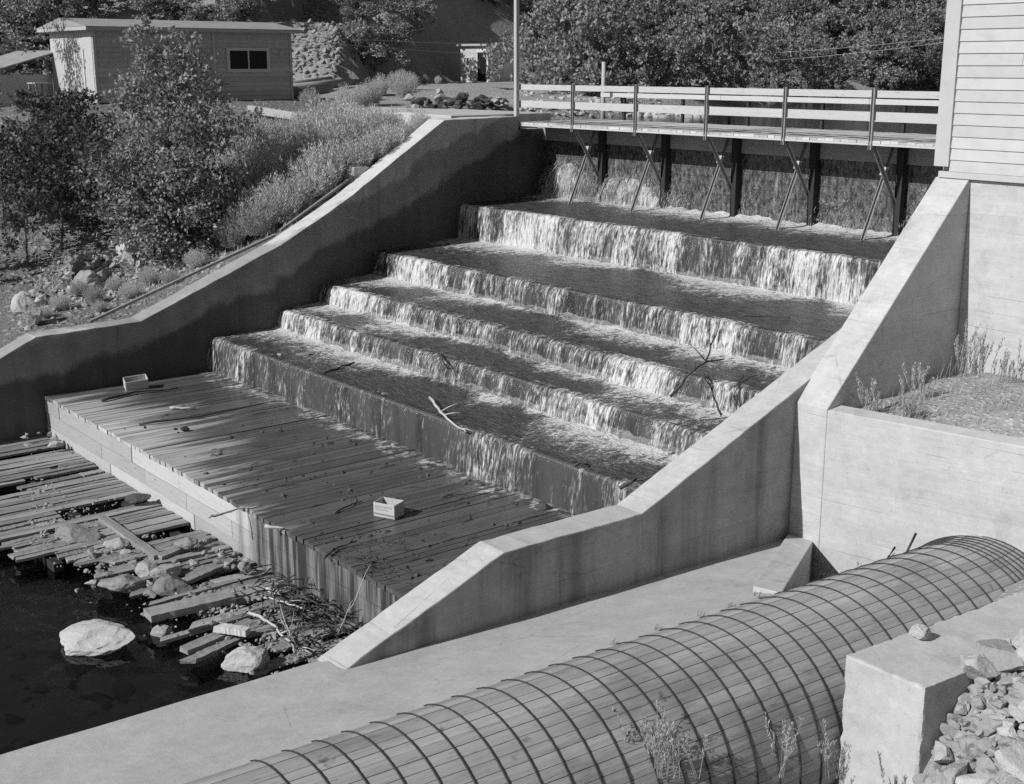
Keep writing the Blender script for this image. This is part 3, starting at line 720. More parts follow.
def prock(u, v, z, wpx, hpx, mat, label, group=None, rz=None, k=None):     # u,v = centre of the visible rock
    if -1.36 < z < -1: z += .13
    p = at(u, v+hpx*.35, z); dist = (p-CAM).length; s = wpx/2*dist/FPX*1.12; hz = hpx/2*dist/FPX*1.1
    return rock((p.x, p.y, z), (s*.92, s*.6, hz*.85), mat, label, group, (R(51)+(rz*.4 if rz is not None else 0)) if k is not None else rz, k)
prock(96, 632, -1.42, 80, 30, 'rock_white', 'large pale flat rock alone in the dark pool', rz=-AZ+R(-5), k=2)
prock(250, 656, -1.35, 44, 38, 'rock', 'big angular rock at the edge of the pale apron below the driftwood', rz=.5, k=4)
prock(122, 579, -1.35, 46, 24, 'rock_mid', 'long rough brown rock at the pool edge left of the rock pair', rz=-.6, k=1)
prock(172, 582, -1.3, 36, 30, 'rock_mid', 'rounded rock leaning over the end of the longest loose plank', rz=.2, k=5)
prock(168, 566, -1.2, 30, 24, 'rock', 'smooth pale rock just above the rounded rock at the plank end', rz=1.2, k=3)
prock(150, 567, -1.25, 24, 20, 'rock', 'flat topped pale rock between the long brown rock and the smooth pale one', k=0)
prock(78, 531, -1.3, 42, 22, 'rock_mid', 'wide grey rock among the splintered plank ends at the left', rz=-.7, k=6)
prock(118, 541, -1.3, 24, 16, 'rock', 'low pale rock right of the wide grey rock by the planks', k=7)
prock(108, 561, -1.42, 26, 10, 'rock', 'low wet rock sitting in the pool edge above the long brown rock', k=8)
prock(163, 629, -1.42, 20, 18, 'rock', 'small pointed pale rock right of the flat rock in the pool', k=4)
prock(142, 636, -1.45, 8, 14, 'rock', 'small upright stone standing in the pool', k=3)
prock(187, 540, -1.1, 22, 16, 'rock_mid', 'grey rock lying against loose planks near the deck front', k=1)
prock(245, 565, -1.1, 14, 14, 'rock_mid', 'dark cube shaped stone against the foot of the deck front', k=2)
prock(138, 496, -1.1, 22, 9, 'rock_dark', 'dark flat stone on the planks below the deck front', k=6)
prock(27, 303, 1.75, 26, 40, 'rock_white', 'tall white boulder at the left edge beside the rubble', k=5)
for _ in range(24):
    u = random.uniform(195, 250); v = 540+(u-195)*.5+random.uniform(-8, 10); s = random.uniform(5, 12)
    prock(u, v, -1.1, s, s*.8, random.choice(('rock', 'rock_mid')), 'small loose stone in the heap at the foot of the deck front', 'stones along the foot of the deck front')
for _ in range(34):
    u = random.uniform(85, 215); v = 546+(u-85)*.12+random.uniform(0, 40); s = random.uniform(5, 17)
    prock(u, v, -1.25, s, s*.7, random.choice(('rock', 'rock_mid')), 'small loose stone among the broken planks by the pool', 'stones among the broken planks')
for _ in range(9):
    u = random.uniform(24, 62); v = 436+random.uniform(-4, 8); s = random.uniform(6, 16)
    prock(u, v, -1.1, s, s*.7, 'rock', 'stone wedged between the wall and the corner of the deck', 'stones at the deck corner')
mb = MB()
for i in range(380):
    x = random.uniform(-34, -15.9); y = random.uniform(2, 9.6); put_small(mb, (x, y, -1.95+.35*mnoise.fractal(Vector((x*.5, y*.5, 0)), 1, 2, 3)), random.choice((.05, .08, .12, .2, .3)))
tag(mb.build('pebbles', M['rock_mid']), 'drowned pebbles and stones on the bed of the dark pool', 'pebbles', kind='stuff')
for (u, v, s) in ((105, 680, 60), (60, 668, 40), (150, 655, 42), (80, 705, 44), (170, 690, 36), (45, 600, 38), (70, 560, 34), (130, 705, 40), (55, 635, 36), (190, 668, 30)):
    p = at(u, v, -1.75); sz = s/2*(p-CAM).length/FPX; rock((p.x, p.y, -2.05), (sz, sz*.8, sz*.6), 'rock_white', 'dark drowned boulder seen through the pool water', 'boulders under the pool water', k=random.randrange(6))
for i in range(70):     # pale rubble on the left bank
    u = random.gauss(88, 32); v = 280-(u-60)*.28+random.gauss(0, 13)
    if u < 26 or v > 315 or u > 225: continue
    p = hit(u, v); s = random.choice((.12, .16, .2, .28, .4)) if i > 8 else random.uniform(.35, .55)
    rock(p, s, random.choice(('rock', 'rock', 'rock_white', 'rock_mid')), 'pale loose rubble stone on the bank below the leafy tree', 'rubble on the left bank')
mb = MB()
for i in range(1100):
    u = random.uniform(20, 225); v = 318-(u-26)*.24+random.gauss(-14, 16)
    p = hit(u, v)
    if p.x > XL(p.y)-.9: continue
    put_small(mb, p, random.choice((.03, .04, .05, .07, .1, .14)))
tag(mb.build('gravel', M['rock']), 'pale gravel and small stones strewn over the bank by the far wall', 'gravel', kind='stuff')
for i in range(72):     # dark stone pile behind the slab
    u = random.uniform(408, 508); v = 111-random.uniform(0, 12)*(1-abs(u-455)/90); p = hit(u, v)
    if u > 495 or random.random() < .12: mt = 'rock'
    else: mt = 'rock_dark'
    rock(p+Vector((0, 0, random.uniform(-.1, .35))), random.uniform(.18, .36), mt, 'dark stone in the long heap behind the concrete slab' if mt == 'rock_dark' else 'pale stone in the long heap behind the concrete slab', 'stones heaped behind the slab')
mb = MB()
for i in range(900):    # scree slope behind the house
    u = random.uniform(285, 372); v = random.uniform(-5, 84)
    if u > 330+v*.35+random.gauss(0, 5): continue
    put_small(mb, hit(u, v), random.choice((.08, .1, .15, .2, .3)))
tag(mb.build('scree', M['rock_mid']), 'pale scree of broken rock on the slope behind the house', 'scree', kind='stuff')
mb = MB()
for i in range(60):
    u = random.uniform(625, 705); v = 115+random.uniform(-3, 1.5); p = at(u, v, 6.2); put_small(mb, (p.x, p.y, 6.15), random.uniform(.15, .45))
for i in range(260):
    p = hit(random.uniform(520, 660), random.uniform(88, 116)); put_small(mb, p, random.uniform(.05, .25))
tag(mb.build('shingle', M['rock']), 'pale shingle along the reservoir shore behind the walkway', 'shingle', kind='stuff')
mb = MB()
for i in range(5200):     # rubble right of the block
    x = random.uniform(-8.7, -5.5); y = random.uniform(11.0, 19.2)
    if x < -8.62+(y-13.8)*.09+.05 and y > 13.7: continue
    put_small(mb, (x, y, HR(x, y)+random.uniform(-.03, .06)), random.choice((.03, .04, .06, .08, .11, .15)))
tag(mb.build('rubble', M['rock']), 'fine broken stone filling the rubble beside the concrete block', 'rubble', kind='stuff')
n_ = 0
while n_ < 100:
    x = random.uniform(-8.55, -6.9); y = random.uniform(12.6, 16.4)
    if x < -8.5+(y-13.8)*.09 and y > 13.6: continue
    s = random.choice((.13, .16, .2, .24, .3, .38)); rock((x, y, HR(x, y)+random.uniform(-.02, .10)), s, random.choice(('rock', 'rock_white', 'rock')), 'pale broken stone in the rubble beside the concrete block', 'rubble beside the concrete block', sink=.15); n_ += 1
rock((-9.52, 15.05, 1.0), (.15, .13, .15), 'rock_white', 'single small stone resting on top of the concrete block', k=4, sink=.12)
rock((-8.55, 15.6, 1.0), (.22, .12, .1), 'rock_white', 'flat pale stone on the far corner of the concrete block', k=3, sink=.2)

mb = MB()
for i in range(1300):
    u = random.uniform(30, 345); v = 500+(u-60)*.52+random.gauss(20, 22); p = at(u, v, -1.1)
    if p.y > 11.35 or p.x > -16.0 or p.y < 8.0: continue
    put_small(mb, (p.x, p.y, -1.14), random.choice((.02, .025, .03, .045, .07)))
tag(mb.build('grit', M['rock_mid']), 'grit and small stones littered over the broken lower boards', 'grit', kind='stuff')
# ------------------------------------------------------------------ broken timber apron below the deck
DIR = Vector((0, 1, 0))
def plank(x, y0, y1, z, wd, th, label, yaw=0, tilt=0, roll=0, mat='board', group='loose boards of the lower apron', splinter=True):
    mb = MB(); n = 14; L = y1-y0; top = []; ea, eb = (random.uniform(-.22, .05), random.uniform(-.22, .05)) if splinter else (0, 0)
    for i in range(n+1):
        t = i/n; y = -L/2+L*t; w2 = wd/2
        o1 = random.uniform(-.012, .012); o2 = random.uniform(-.012, .012)
        ya = y+(ea if i == 0 else 0); yb_ = y+(eb if i == 0 else 0); fr = random.uniform(-.03, .03) if i == 0 and splinter else 0
        mb.v += [(-w2+o1, ya+fr, -th/2), (w2+o2, yb_-fr, -th/2), (w2+o2, yb_, th/2+random.uniform(-.006, .006)), (-w2+o1, ya, th/2+random.uniform(-.006, .006))]
    for i in range(n):
        a = 4*i
        for j in range(4):
            k = (j+1) % 4; mb.f.append((a+j, a+k, a+4+k, a+4+j))
    mb.f.append((3, 2, 1, 0)); mb.f.append(tuple(4*n+j for j in range(4)))
    o = mb.build('plank', M[mat]); o.location = (x, (y0+y1)/2, z); o.rotation_euler = (tilt, roll, yaw)
    return tag(o, label, 'plank', group)
x = -36.2
while x < -17.4:
    wd = random.uniform(.14, .26); ye = 11.40; z0 = -1.16+random.uniform(-.03, .03)
    yb = lin(x, [(-36, 6.0), (-29, 6.9), (-26.8, 7.9), (-24.5, 9.0), (-23, 9.3), (-21, 9.3), (-17, 10.2)])+random.uniform(-.55, .5)
    gap = random.random(); yw = random.uniform(-.012, .012) if x < -25 else random.gauss(0, .06); z0 += 0 if x < -25 else random.uniform(-.02, .05)
    if -31.3 < x < -30.6: yb = 9.4
    if -28.6 < x < -28.0: ye = 9.3
    if -25.9 < x < -25.4: ye = 10.1
    if gap > .10:
        if random.random() < .62 and ye-yb > 1.5:
            m = random.uniform(yb+.6, ye-.5)
            plank(x, yb, m-random.choice((.02, .03, .25)), z0-.02, wd, .06, 'weathered grey board of the lower apron, short and split across its outer end', yw, random.uniform(-.008, .012))
            plank(x, m, ye, z0, wd, .06, 'weathered grey board of the lower apron butting the deck front', yw)
        else:
            plank(x, yb, ye, z0, wd, .06, 'weathered grey board of the lower apron reaching the deck front unbroken', yw, random.uniform(-.006, .008))
    x += wd+random.choice((.006, .01, .012, .02, .05))
for xx in (10.9, 9.6, 8.2):
    mb = MB(); mb.box((-36.4, xx, -1.42), (lin(xx, [(8, -26.5), (9, -22.4), (11, -17.5)]), xx+.22, -1.24))
    tag(mb.build('beam', M['post'], bevel=.01), 'dark sill timber under the lower apron boards, %s the deck front' % {10.9: 'nearest to', 9.6: 'second from', 8.2: 'farthest from'}[xx], 'beam')
def pplank(a, b, z, wd, th, label, mat='board'):
    p, q = at(*a, z), at(*b, z); m = (p+q)/2; L = (q-p).length; yaw = math.atan2(-(q-p).x, (q-p).y)
    o = plank(0, -L/2, L/2, 0, wd, th, label, mat=mat, group=None); o.location = m; o.rotation_euler = (0, 0, yaw); return o
pplank((146, 616), (232, 596), -1.05, .42, .14, 'longest splintered grey plank ending in a point over the pool')
pplank((186, 650), (252, 622), -1.15, .26, .09, 'broad splintered plank end beside the big angular rock')
pplank((192, 660), (240, 638), -1.2, .2, .08, 'narrow splintered plank next to the big angular rock')
pplank((165, 640), (215, 625), -1.25, .16, .07, 'thin split board right of the small pointed rock')
pplank((160, 557), (208, 538), -1.05, .24, .1, 'loose board lying over the gap near the cube stone')
pplank((104, 520), (158, 558), -1.08, .18, .14, 'squared timber lying crosswise over the board ends')
pplank((132, 552), (102, 521), -1.3, .2, .16, 'dark squared timber half sunk under the crosswise timber', 'beam')
pplank((190, 578), (232, 560), -1.02, .3, .09, 'worn cracked board tilted over the stone heap')
pplank((84, 582), (218, 672), -1.80, .5, .2, 'long submerged timber sill under the pool water', 'beam')
pplank((24, 545), (75, 575), -1.80, .5, .2, 'short submerged timber under the pool water at the left edge', 'beam')
pplank((222, 628), (248, 632), -.98, .18, .12, 'short clean white block of wood on the driftwood', 'crate')
pplank((272, 591), (281, 592), -.95, .12, .06, 'tiny white scrap lying on the driftwood tangle', 'white_paint')

# ------------------------------------------------------------------ driftwood and branches
def branch(pts, r, label, mat='drift', subs=2, name='branch', seed=1):
    rr = random.Random(seed); mb = MB(); P = []
    for a, b in zip(pts[:-1], pts[1:]):
        a, b = Vector(a), Vector(b)
        for i in range(4): P.append(a.lerp(b, i/4)+Vector((rr.gauss(0, .012), rr.gauss(0, .012), rr.gauss(0, .008))))
    P.append(Vector(pts[-1])); n = len(P)
    mb.tube(P, [r*(1-.65*i/n) for i in range(n)], 6)
    for _ in range(subs):
        i = rr.randrange(n//3, n-1); p = P[i]; d = (P[min(i+1, n-1)]-P[i-1]).normalized(); d = (d+Vector((rr.gauss(0, .6), rr.gauss(0, .6), abs(rr.gauss(0, .5))))).normalized()
        l = rr.uniform(.25, .6); mb.tube([p, p+d*l*.5+Vector((0, 0, .02)), p+d*l+Vector((rr.gauss(0, .05), rr.gauss(0, .05), 0))], [r*.5, r*.35, r*.15], 5)
    return tag(mb.build(name, M[mat], smooth=True), label, 'branch')
def pb(uv, z): return at(uv[0], uv[1], z)
branch([pb((247, 612), -.9), pb((262, 617), -.8), pb((275, 626), -.85), pb((288, 640), -.9), pb((312, 654), -1.0)], .035, 'long pale curved driftwood branch beside the big angular rock', subs=2, seed=3)
branch([pb((296, 653), -1), pb((290, 640), -.8), pb((287, 625), -.6)], .02, 'short pale forked driftwood twig against the apron', subs=4, seed=5)
branch([pb((265, 597), -.95), pb((290, 604), -.9), pb((313, 612), -.85)], .022, 'straight grey driftwood stick lying across the tangle', subs=1, seed=6)
branch([pb((324, 558), .03), pb((334, 549), .06), pb((344, 545), .05), pb((357, 541), .1)], .03, 'dark crooked stick lying on the front edge of the deck', 'twig_dark', 1, seed=7)
branch([pb((336, 635), -1), pb((352, 605), -.3), pb((370, 565), .4)], .012, 'thin pale reed leaning up past the deck corner', subs=1, seed=8)
branch([pb((430, 398), 1.08), pb((441, 412), 1.15), pb((455, 425), 1.06), pb((466, 432), 1.0)], .04, 'broken pale branch caught on the lip of the lowest fall', subs=3, seed=9)
branch([pb((437, 350), 1.72), pb((443, 362), 1.62), pb((452, 373), 1.2)], .03, 'dark stick hanging over the fall of the second step', 'twig_dark', 1, seed=10)
branch([pb((671, 397), 2.2), pb((690, 372), 2.75), pb((706, 362), 2.85), pb((724, 359), 2.6)], .035, 'dark bent branch stuck in the falls near the wall', 'twig_dark', 3, seed=11)
branch([pb((706, 362), 2.8), pb((713, 340), 3.1), pb((720, 322), 3.5)], .022, 'dark upright twig rising from the bent branch', 'twig_dark', 1, seed=12)
branch([pb((721, 415), 1.75), pb((712, 392), 2.2), pb((708, 372), 2.6)], .025, 'grey bare twig leaning on the third fall near the wall', 'twig_dark', 4, seed=13)
branch([pb((742, 315), 2.96), pb((765, 316), 2.96), pb((790, 318), 2.95)], .03, 'thin dark stick lying on the fourth tread', 'twig_dark', 0, seed=14)
branch([pb((574, 466), 1.06), pb((583, 463), 1.12), pb((590, 466), 1.02)], .035, 'dark curled branch on the lip of the lowest fall', 'twig_dark', 2, seed=15)
branch([pb((620, 488), 1.1), pb((632, 482), 1.2), pb((648, 478), 1.3)], .045, 'dark branch jammed between the lowest fall and the wall', 'twig_dark', 3, seed=16)
branch([pb((324, 372), 1.03), pb((340, 368), 1.04), pb((354, 362), 1.03)], .04, 'straight dark stick on the lowest tread', 'twig_dark', 0, seed=17)
branch([pb((101, 400), .06), pb((135, 392), .07), pb((178, 388), .06)], .05, 'long dark pole lying on the deck in front of the tilted crate', 'twig_dark', 0, seed=18)
branch([pb((140, 424), .05), pb((200, 416), .05), pb((264, 403), .05)], .035, 'very long thin dark pole lying across the deck boards', 'twig_dark', 0, seed=19)
branch([pb((170, 408), .05), pb((195, 408), .05)], .04, 'short pale stick on the deck boards', 'drift', 0, seed=20)
branch([pb((208, 517), .03), pb((222, 514), .03), pb((238, 509), .03), pb((262, 506), .03)], .03, 'pale flattened stick near the front edge of the deck', 'drift', 0, seed=21)
branch([pb((265, 527), .05), pb((285, 528), .05)], .04, 'short white stick at the deck front edge', 'drift', 0, seed=22)
branch([pb((335, 512), .03), pb((350, 505), .05), pb((362, 501), .04)], .025, 'dark stick on the deck left of the upright crate', 'twig_dark', 1, seed=23)
branch([pb((442, 497), .03), pb((455, 493), .05), pb((464, 494), .03)], .02, 'forked dark twig on the deck right of the upright crate', 'twig_dark', 1, seed=24)
mb = MB()
for _ in range(420):    # matted flood litter
    u = random.gauss(315, 28); v = 600+random.gauss(0, 20)+(u-315)*.10
    if u < 225 or u > 385 or v < 560: continue
    z = -1.1+max(0, random.gauss(.12, .16)); p = at(u, v, z)
    if p.x > -15.9 or p.y > 11.3: continue
    a = random.uniform(0, 6.28); l = random.uniform(.15, .7); d = Vector((math.cos(a), math.sin(a), random.gauss(0, .18)))*l
    mb.tube([p-d/2, p+Vector((random.gauss(0, .04), random.gauss(0, .04), .03)), p+d/2], [.012, .016, .006], 4)
tag(mb.build('flood_litter', M['twig_dark'], smooth=True), 'tangled mat of dark twigs between the deck front and the apron', 'litter', kind='stuff')
mb = MB()
for _ in range(90):
    u = random.gauss(365, 22); v = 563+random.gauss(0, 14); p = at(u, v, .04)
    if p.y < 11.45 or p.x > -16: continue
    a = random.uniform(0, 6.28); l = random.uniform(.1, .45); d = Vector((math.cos(a), math.sin(a), random.gauss(0, .15)))*l
    mb.tube([p-d/2, p+Vector((0, 0, .02)), p+d/2], [.005, .007, .003], 4)
tag(mb.build('flood_litter', M['twig_dark'], smooth=True), 'scatter of thin twigs on the near front corner of the deck', 'litter', kind='stuff')
mb = MB()
for i in range(520):
    u, v = random.uniform(120, 540), random.uniform(380, 580); p = at(u, v, .02)
    if not (11.6 < p.y < 16.3 and p.x < -16.5): continue
    if p.x < -26 and random.random() < .6: continue
    put_small(mb, (p.x, p.y, .0), random.choice((.02, .025, .03, .04, .05, .08)))
for _ in range(130):
    u, v = random.uniform(200, 540), random.uniform(400, 590); p = at(u, v, .02)
    if not (11.6 < p.y < 16.3 and p.x < -16.5): continue
    a = random.gauss(1.4, .7); l = random.uniform(.1, .5); d = Vector((math.cos(a), math.sin(a), 0))*l
    mb.tube([p-d/2, p+Vector((random.gauss(0, .03), random.gauss(0, .03), .01)), p+d/2], [.006, .011, .004], 4)
tag(mb.build('debris', M['twig_dark']), 'small dark clods scattered over the wet deck', 'debris', kind='stuff')
prock(304, 353, 1.0, 14, 6, 'rock_mid', 'flat stone on the lowest tread near the far wall', k=3); prock(280, 354, 1.0, 5, 5, 'rock_white', 'small white stone on the lowest tread near the far wall', k=1)
prock(185, 428, .02, 9, 6, 'rock_dark', 'dark lump alone on the dry part of the deck', k=2); prock(385, 393, 1.0, 8, 5, 'rock_mid', 'small stone in the water of the lowest tread', k=5)
prock(545, 505, .02, 9, 10, 'rock_dark', 'dark stone at the foot of the lowest fall near the wall', k=6)

# ------------------------------------------------------------------ crates
def crate(name, loc, rz, tilt, L, W, Hh, label, stencil=False):
    e = empty(name, loc, label, 'crate', 'wooden boxes left on the deck'); e.rotation_euler = (tilt[0], tilt[1], rz); t = .018
    mb = MB(); mb.box((-L/2, -W/2, 0), (L/2, W/2, .015)); mb.build('bottom', M['crate'], e)
    for s in (-1, 1):
        mb = MB(); mb.box((-L/2, s*W/2-t/2-.001, .016), (L/2, s*W/2+t/2, Hh)); mb.build('side', M['crate'], e, bevel=.003)
        mb = MB(); mb.box((s*L/2-t/2, -W/2+t/2+.002, .016), (s*L/2+t/2, W/2-t/2-.002, Hh)); mb.build('end', M['crate'], e, bevel=.003)
    if stencil:
        mb = MB(); rr = random.Random(4)     # worn, unreadable stencilled lettering and a band along the foot
        x = -L/2+.05
        while x < L/2-.06:
            l = rr.uniform(.014, .03); y = -W/2-t/2-.003
            mb.box((x, y, Hh-.10), (x+l*.35, y+.0015, Hh-.05+rr.uniform(-.006, .006)))
            if rr.random() < .7: mb.box((x+l*.36, y, Hh-.065), (x+l, y+.0015, Hh-.055))
            if rr.random() < .5: mb.box((x+l*.36, y, Hh-.1), (x+l, y+.0015, Hh-.092))
            x += l+.009
        mb.box((-L/2+.06, -W/2-t/2-.003, Hh-.145), (L/2-.14, -W/2-t/2-.0015, Hh-.133)); mb.box((-L/2+.01, -W/2-t/2-.003, .05), (L/2-.01, -W/2-t/2-.0015, .085))
        mb.build('stencil', M['stencil'], e)
    return e
crate('crate', (-20.93, 13.5, .01), R(24), (0, 0), .50, .36, .30, 'open wooden crate standing upright on the wet deck, its stencilled side lit', True)
crate('crate', (-34.35, 13.75, .03), R(-12), (R(4), R(14)), .34, .62, .30, 'wooden crate tilted on a stick on the deck by the far wall')

# ------------------------------------------------------------------ vegetation
def rv(r=random): return Vector((r.gauss(0, 1), r.gauss(0, 1), r.gauss(0, 1))).normalized()
def crown_mesh(n, blobs, ls, r, up=.2, shell=.55):
    mb = MB(); tot = sum((b[3]*b[4]*b[5])**.7 for b in blobs)
    for bx, by, bz, rx, ry, rz in blobs:
        cnt = int(n*(rx*ry*rz)**.7/tot); ncl = max(4, cnt//26)
        for _ in range(ncl):
            d = rv(r); k = r.uniform(shell, 1.0)**.6; c = Vector((bx+d.x*rx*k, by+d.y*ry*k, bz+d.z*rz*k)); cs = .16*(rx+rz)*r.uniform(.5, 1.1)
            for _ in range(26):
                p = c+Vector((r.gauss(0, cs), r.gauss(0, cs), r.gauss(0, cs*.7)))*.6; dd = (rv(r)+Vector((0, 0, up))).normalized()
                mb.leaf(p, dd, rv(r), ls*r.uniform(.6, 1.3), ls*r.uniform(.45, .75))
    return mb
def trunk_mesh(h, r0, nb, r, spread=.35, lean=0):
    mb = MB(); P = [Vector((0, 0, -.3))]
    for i in range(1, 6): P.append(P[-1]+Vector((r.gauss(0, .04)*h*.3+lean*.1, r.gauss(0, .04)*h*.3, h/5)))
    mb.tube(P, [r0*(1-.17*i) for i in range(6)], 7)
    for i in range(nb):
        t = r.uniform(1, 4.5); a = P[int(t)].lerp(P[min(5, int(t)+1)], t-int(t)); an = r.uniform(0, 6.28); l = h*spread*r.uniform(.5, 1)
        d = Vector((math.cos(an), math.sin(an), r.uniform(.4, 1.2))).normalized()*l
        mb.tube([a, a+d*.5+Vector((0, 0, -.03*l)), a+d], [r0*.4, r0*.26, r0*.08], 5)
    return mb
# the leafy tree on the left bank
r_ = random.Random(11); pt = hit(178, 262)
t = empty('tree', pt, 'tall leafy young tree on the bank in front of the grey house', 'tree')
trunk_mesh(7.2, .09, 22, r_, .3).build('trunk', M['bark'], t, smooth=True)
bl = []
for a, z, rr_, rz_ in ((0, 1.0, 1.5, 1.0), (-.9, 1.7, 1.2, 1.0), (.9, 1.9, 1.2, 1.0), (0, 2.7, 1.6, 1.1), (-1.1, 3.0, 1.1, .9), (1.2, 3.2, 1.1, .9), (0, 3.9, 1.5, 1.0), (-1.1, 4.3, .95, .8), (1.2, 4.5, 1.0, .8), (.1, 4.9, 1.2, .9), (-.7, 5.5, .85, .8), (.8, 5.6, .95, .8), (-.7, 6.3, .8, .7), (.75, 6.3, .8, .7), (-.6, 7.1, .6, .6), (.6, 7.0, .55, .55), (0, 6.6, .7, .6), (-1.2, 5.4, .6, .6), (-.6, 7.6, .35, .4), (1.3, 5.2, .6, .5), (-1.5, 3.6, .6, .5), (1.7, 3.9, .6, .5)):
    bl.append((.624*a*1.05, .7815*a*1.05, z, rr_*1.12, rr_*1.12, rz_*1.1))
crown_mesh(17000, bl, .15, r_, .3, .3).build('crown', M['leaf'], t)
# second, smaller trees beside it
def bushtree(u, v, h, wd, label, seed, mat='leaf', n=3000, ls=.15, group=None, cat='shrub', name='shrub'):
    r = random.Random(seed); p = hit(u, v); t = empty(name, p, label, cat, group)
    trunk_mesh(h*.75, .05, 8, r, .35).build('trunk', M['bark'], t, smooth=True)
    bl = [(r.gauss(0, wd*.28), r.gauss(0, wd*.28), h*r.uniform(.25, .85), wd*r.uniform(.25, .42), wd*r.uniform(.25, .42), h*r.uniform(.14, .24)) for _ in range(9)]
    crown_mesh(n, bl, ls, r, .2, .3).build('crown', M[mat], t); return t
bushtree(235, 178, 2.6, 2.2, 'pale leafed sapling right of the tall young tree', 21, 'leaf', 1500)
bushtree(118, 250, 3.6, 3.0, 'low leafy shrub growing against the foot of the tall young tree', 22, 'leaf', 3500)
bushtree(205, 248, 2.0, 1.8, 'small dark shrub in the shade right of the tree foot', 23, 'leaf_dark', 1500)
bushtree(190, 225, 2.4, 1.8, 'dense shrub growing between the tall young tree and the sagebrush', 24, 'leaf_dark', 1800)
for i, (u, v, h, wd, lb) in enumerate(((28, 265, 4.2, 3.6, 'dark shrub at the left edge above the rubble'), (62, 250, 4.0, 3.4, 'dark shrub above the middle of the rubble'), (95, 225, 3.6, 3.2, 'dark shrub nearest to the tall young tree'),
        (40, 215, 3.6, 3.6, 'dark shrub half way up the bank at the left edge'), (75, 190, 3.0, 3.2, 'dark shrub half way up the bank left of the tree'), (35, 165, 2.6, 3.2, 'dark shrub near the top of the bank below the small shack'), (75, 145, 2.2, 3.0, 'dark shrub at the top of the bank below the house corner'), (6, 220, 4.5, 4, 'dark shrub at the far left of the bank'))):
    bushtree(u, v, h, wd, lb, 40+i, 'leaf_dark', 2800, .17, 'dark shrubs on the left bank')
for i, (x, y, h, wd, lb) in enumerate(((-57.3, 16.8, 7.0, 3.6, 'tall leafy tree at the left edge shading the end of the house'), (-61.0, 15.6, 4.0, 2.8, 'leafy tree at the left edge in front of the small shack'))):
    r = random.Random(70+i); t = empty('tree', (x, y, H(x, y)), lb, 'tree'); trunk_mesh(h*.8, .07, 10, r, .35).build('trunk', M['bark'], t, smooth=True)
    crown_mesh(2600, [(r.gauss(0, wd*.25), r.gauss(0, wd*.25), h*r.uniform(.35, .9), wd*.3, wd*.3, h*.16) for _ in range(10)], .16, r, .2, .3).build('crown', M['leaf'], t)
# low weeds at the crest of the bank
def sage_mesh(h, wd, n, r, ls=.16):
    mb = MB()
    for _ in range(n//30):
        a = r.uniform(0, 6.28); k = math.sqrt(r.random()); base = Vector((math.cos(a)*k*wd*.18, math.sin(a)*k*wd*.18, 0))
        tip = Vector((math.cos(a)*k*wd*.5, math.sin(a)*k*wd*.5, h*(1-.45*k*k)*r.uniform(.75, 1.1)))
        for j in range(30):
            t = r.uniform(.12, 1); q_ = .075*(1.15-t); p = base.lerp(tip, t)+Vector((r.gauss(0, q_), r.gauss(0, q_), 0)); d = (tip-base).normalized()*.9+rv(r)*.55
            mb.leaf(p, d.normalized(), rv(r), ls*r.uniform(.6, 1.3), ls*.2)
    return mb
SM = []
for i in range(4):
    r = random.Random(60+i); e = sage_mesh(1.6, 1.75, 6600, r, .12)
    SM.append(e)
protos = []
def sage(u, v, s, label, group, k, hs=1.0):
    p = hit(u, v); e = empty('sagebrush', p, label, 'bush', group, rz=random.uniform(0, 6.28)); e.scale = (s, s, s*hs)
    if len(protos) <= k:
        r = random.Random(80+k); st = MB()
        for _ in range(9):
            a = r.uniform(0, 6.28); st.tube([(0, 0, -.2), (math.cos(a)*.15, math.sin(a)*.15, .35), (math.cos(a)*.45, math.sin(a)*.45, .95)], [.03, .02, .008], 5)
        c = SM[k].build('foliage', M['sage'], e); s_ = st.build('stem', M['bark'], e, smooth=True); protos.append((c, s_))
    else:
        for q in protos[k]: dup(q, e)
spots = []
for (u, v, s) in [(232, 250, .8), (258, 238, 1.0), (282, 226, .95), (240, 222, .9), (268, 214, 1.0), (300, 212, .95), (318, 200, .9), (250, 196, 1.0), (285, 196, 1.05), (335, 188, .9), (308, 184, 1.0), (270, 180, 1.05), (355, 176, .85), (330, 168, 1.0), (375, 163, .75), (300, 164, 1.0),
                 (350, 158, .95), (248, 172, 1.0), (390, 153, .65), (322, 150, .95), (370, 146, .85), (280, 158, .9), (345, 140, .85), (405, 142, .5), (392, 136, .6), (375, 131, .6), (255, 152, .8), (318, 134, .6), (420, 132, .4), (225, 205, .8), (228, 180, .9), (236, 158, .7), (410, 124, .35), (360, 122, .5), (340, 124, .5), (300, 142, .6), (330, 116, .4), (275, 140, .5)]:
    spots.append((u, v, s))
spots.sort(key=lambda q: q[1])
for i, (u, v, s) in enumerate(spots):
    if random.random() < .04: continue
    s *= random.uniform(.8, 1.3)
    sage(u, v, s, 'pale feathery sagebrush on the slope above the far cascade wall', 'sagebrush on the slope above the far wall', i % 4, random.uniform(.85, 1.15))
for (u, v, s) in [(395, 92, .7), (412, 90, .6), (380, 96, .7), (362, 108, .6), (345, 110, .6), (402, 84, .6), (425, 84, .4), (388, 83, .5), (372, 106, .7), (438, 84, .35), (310, 110, .55), (405, 100, .7)]:
    sage(u, v, s, 'grey brush growing between the log pile and the gravel yard', 'brush near the log pile', random.randrange(4), 1.1)
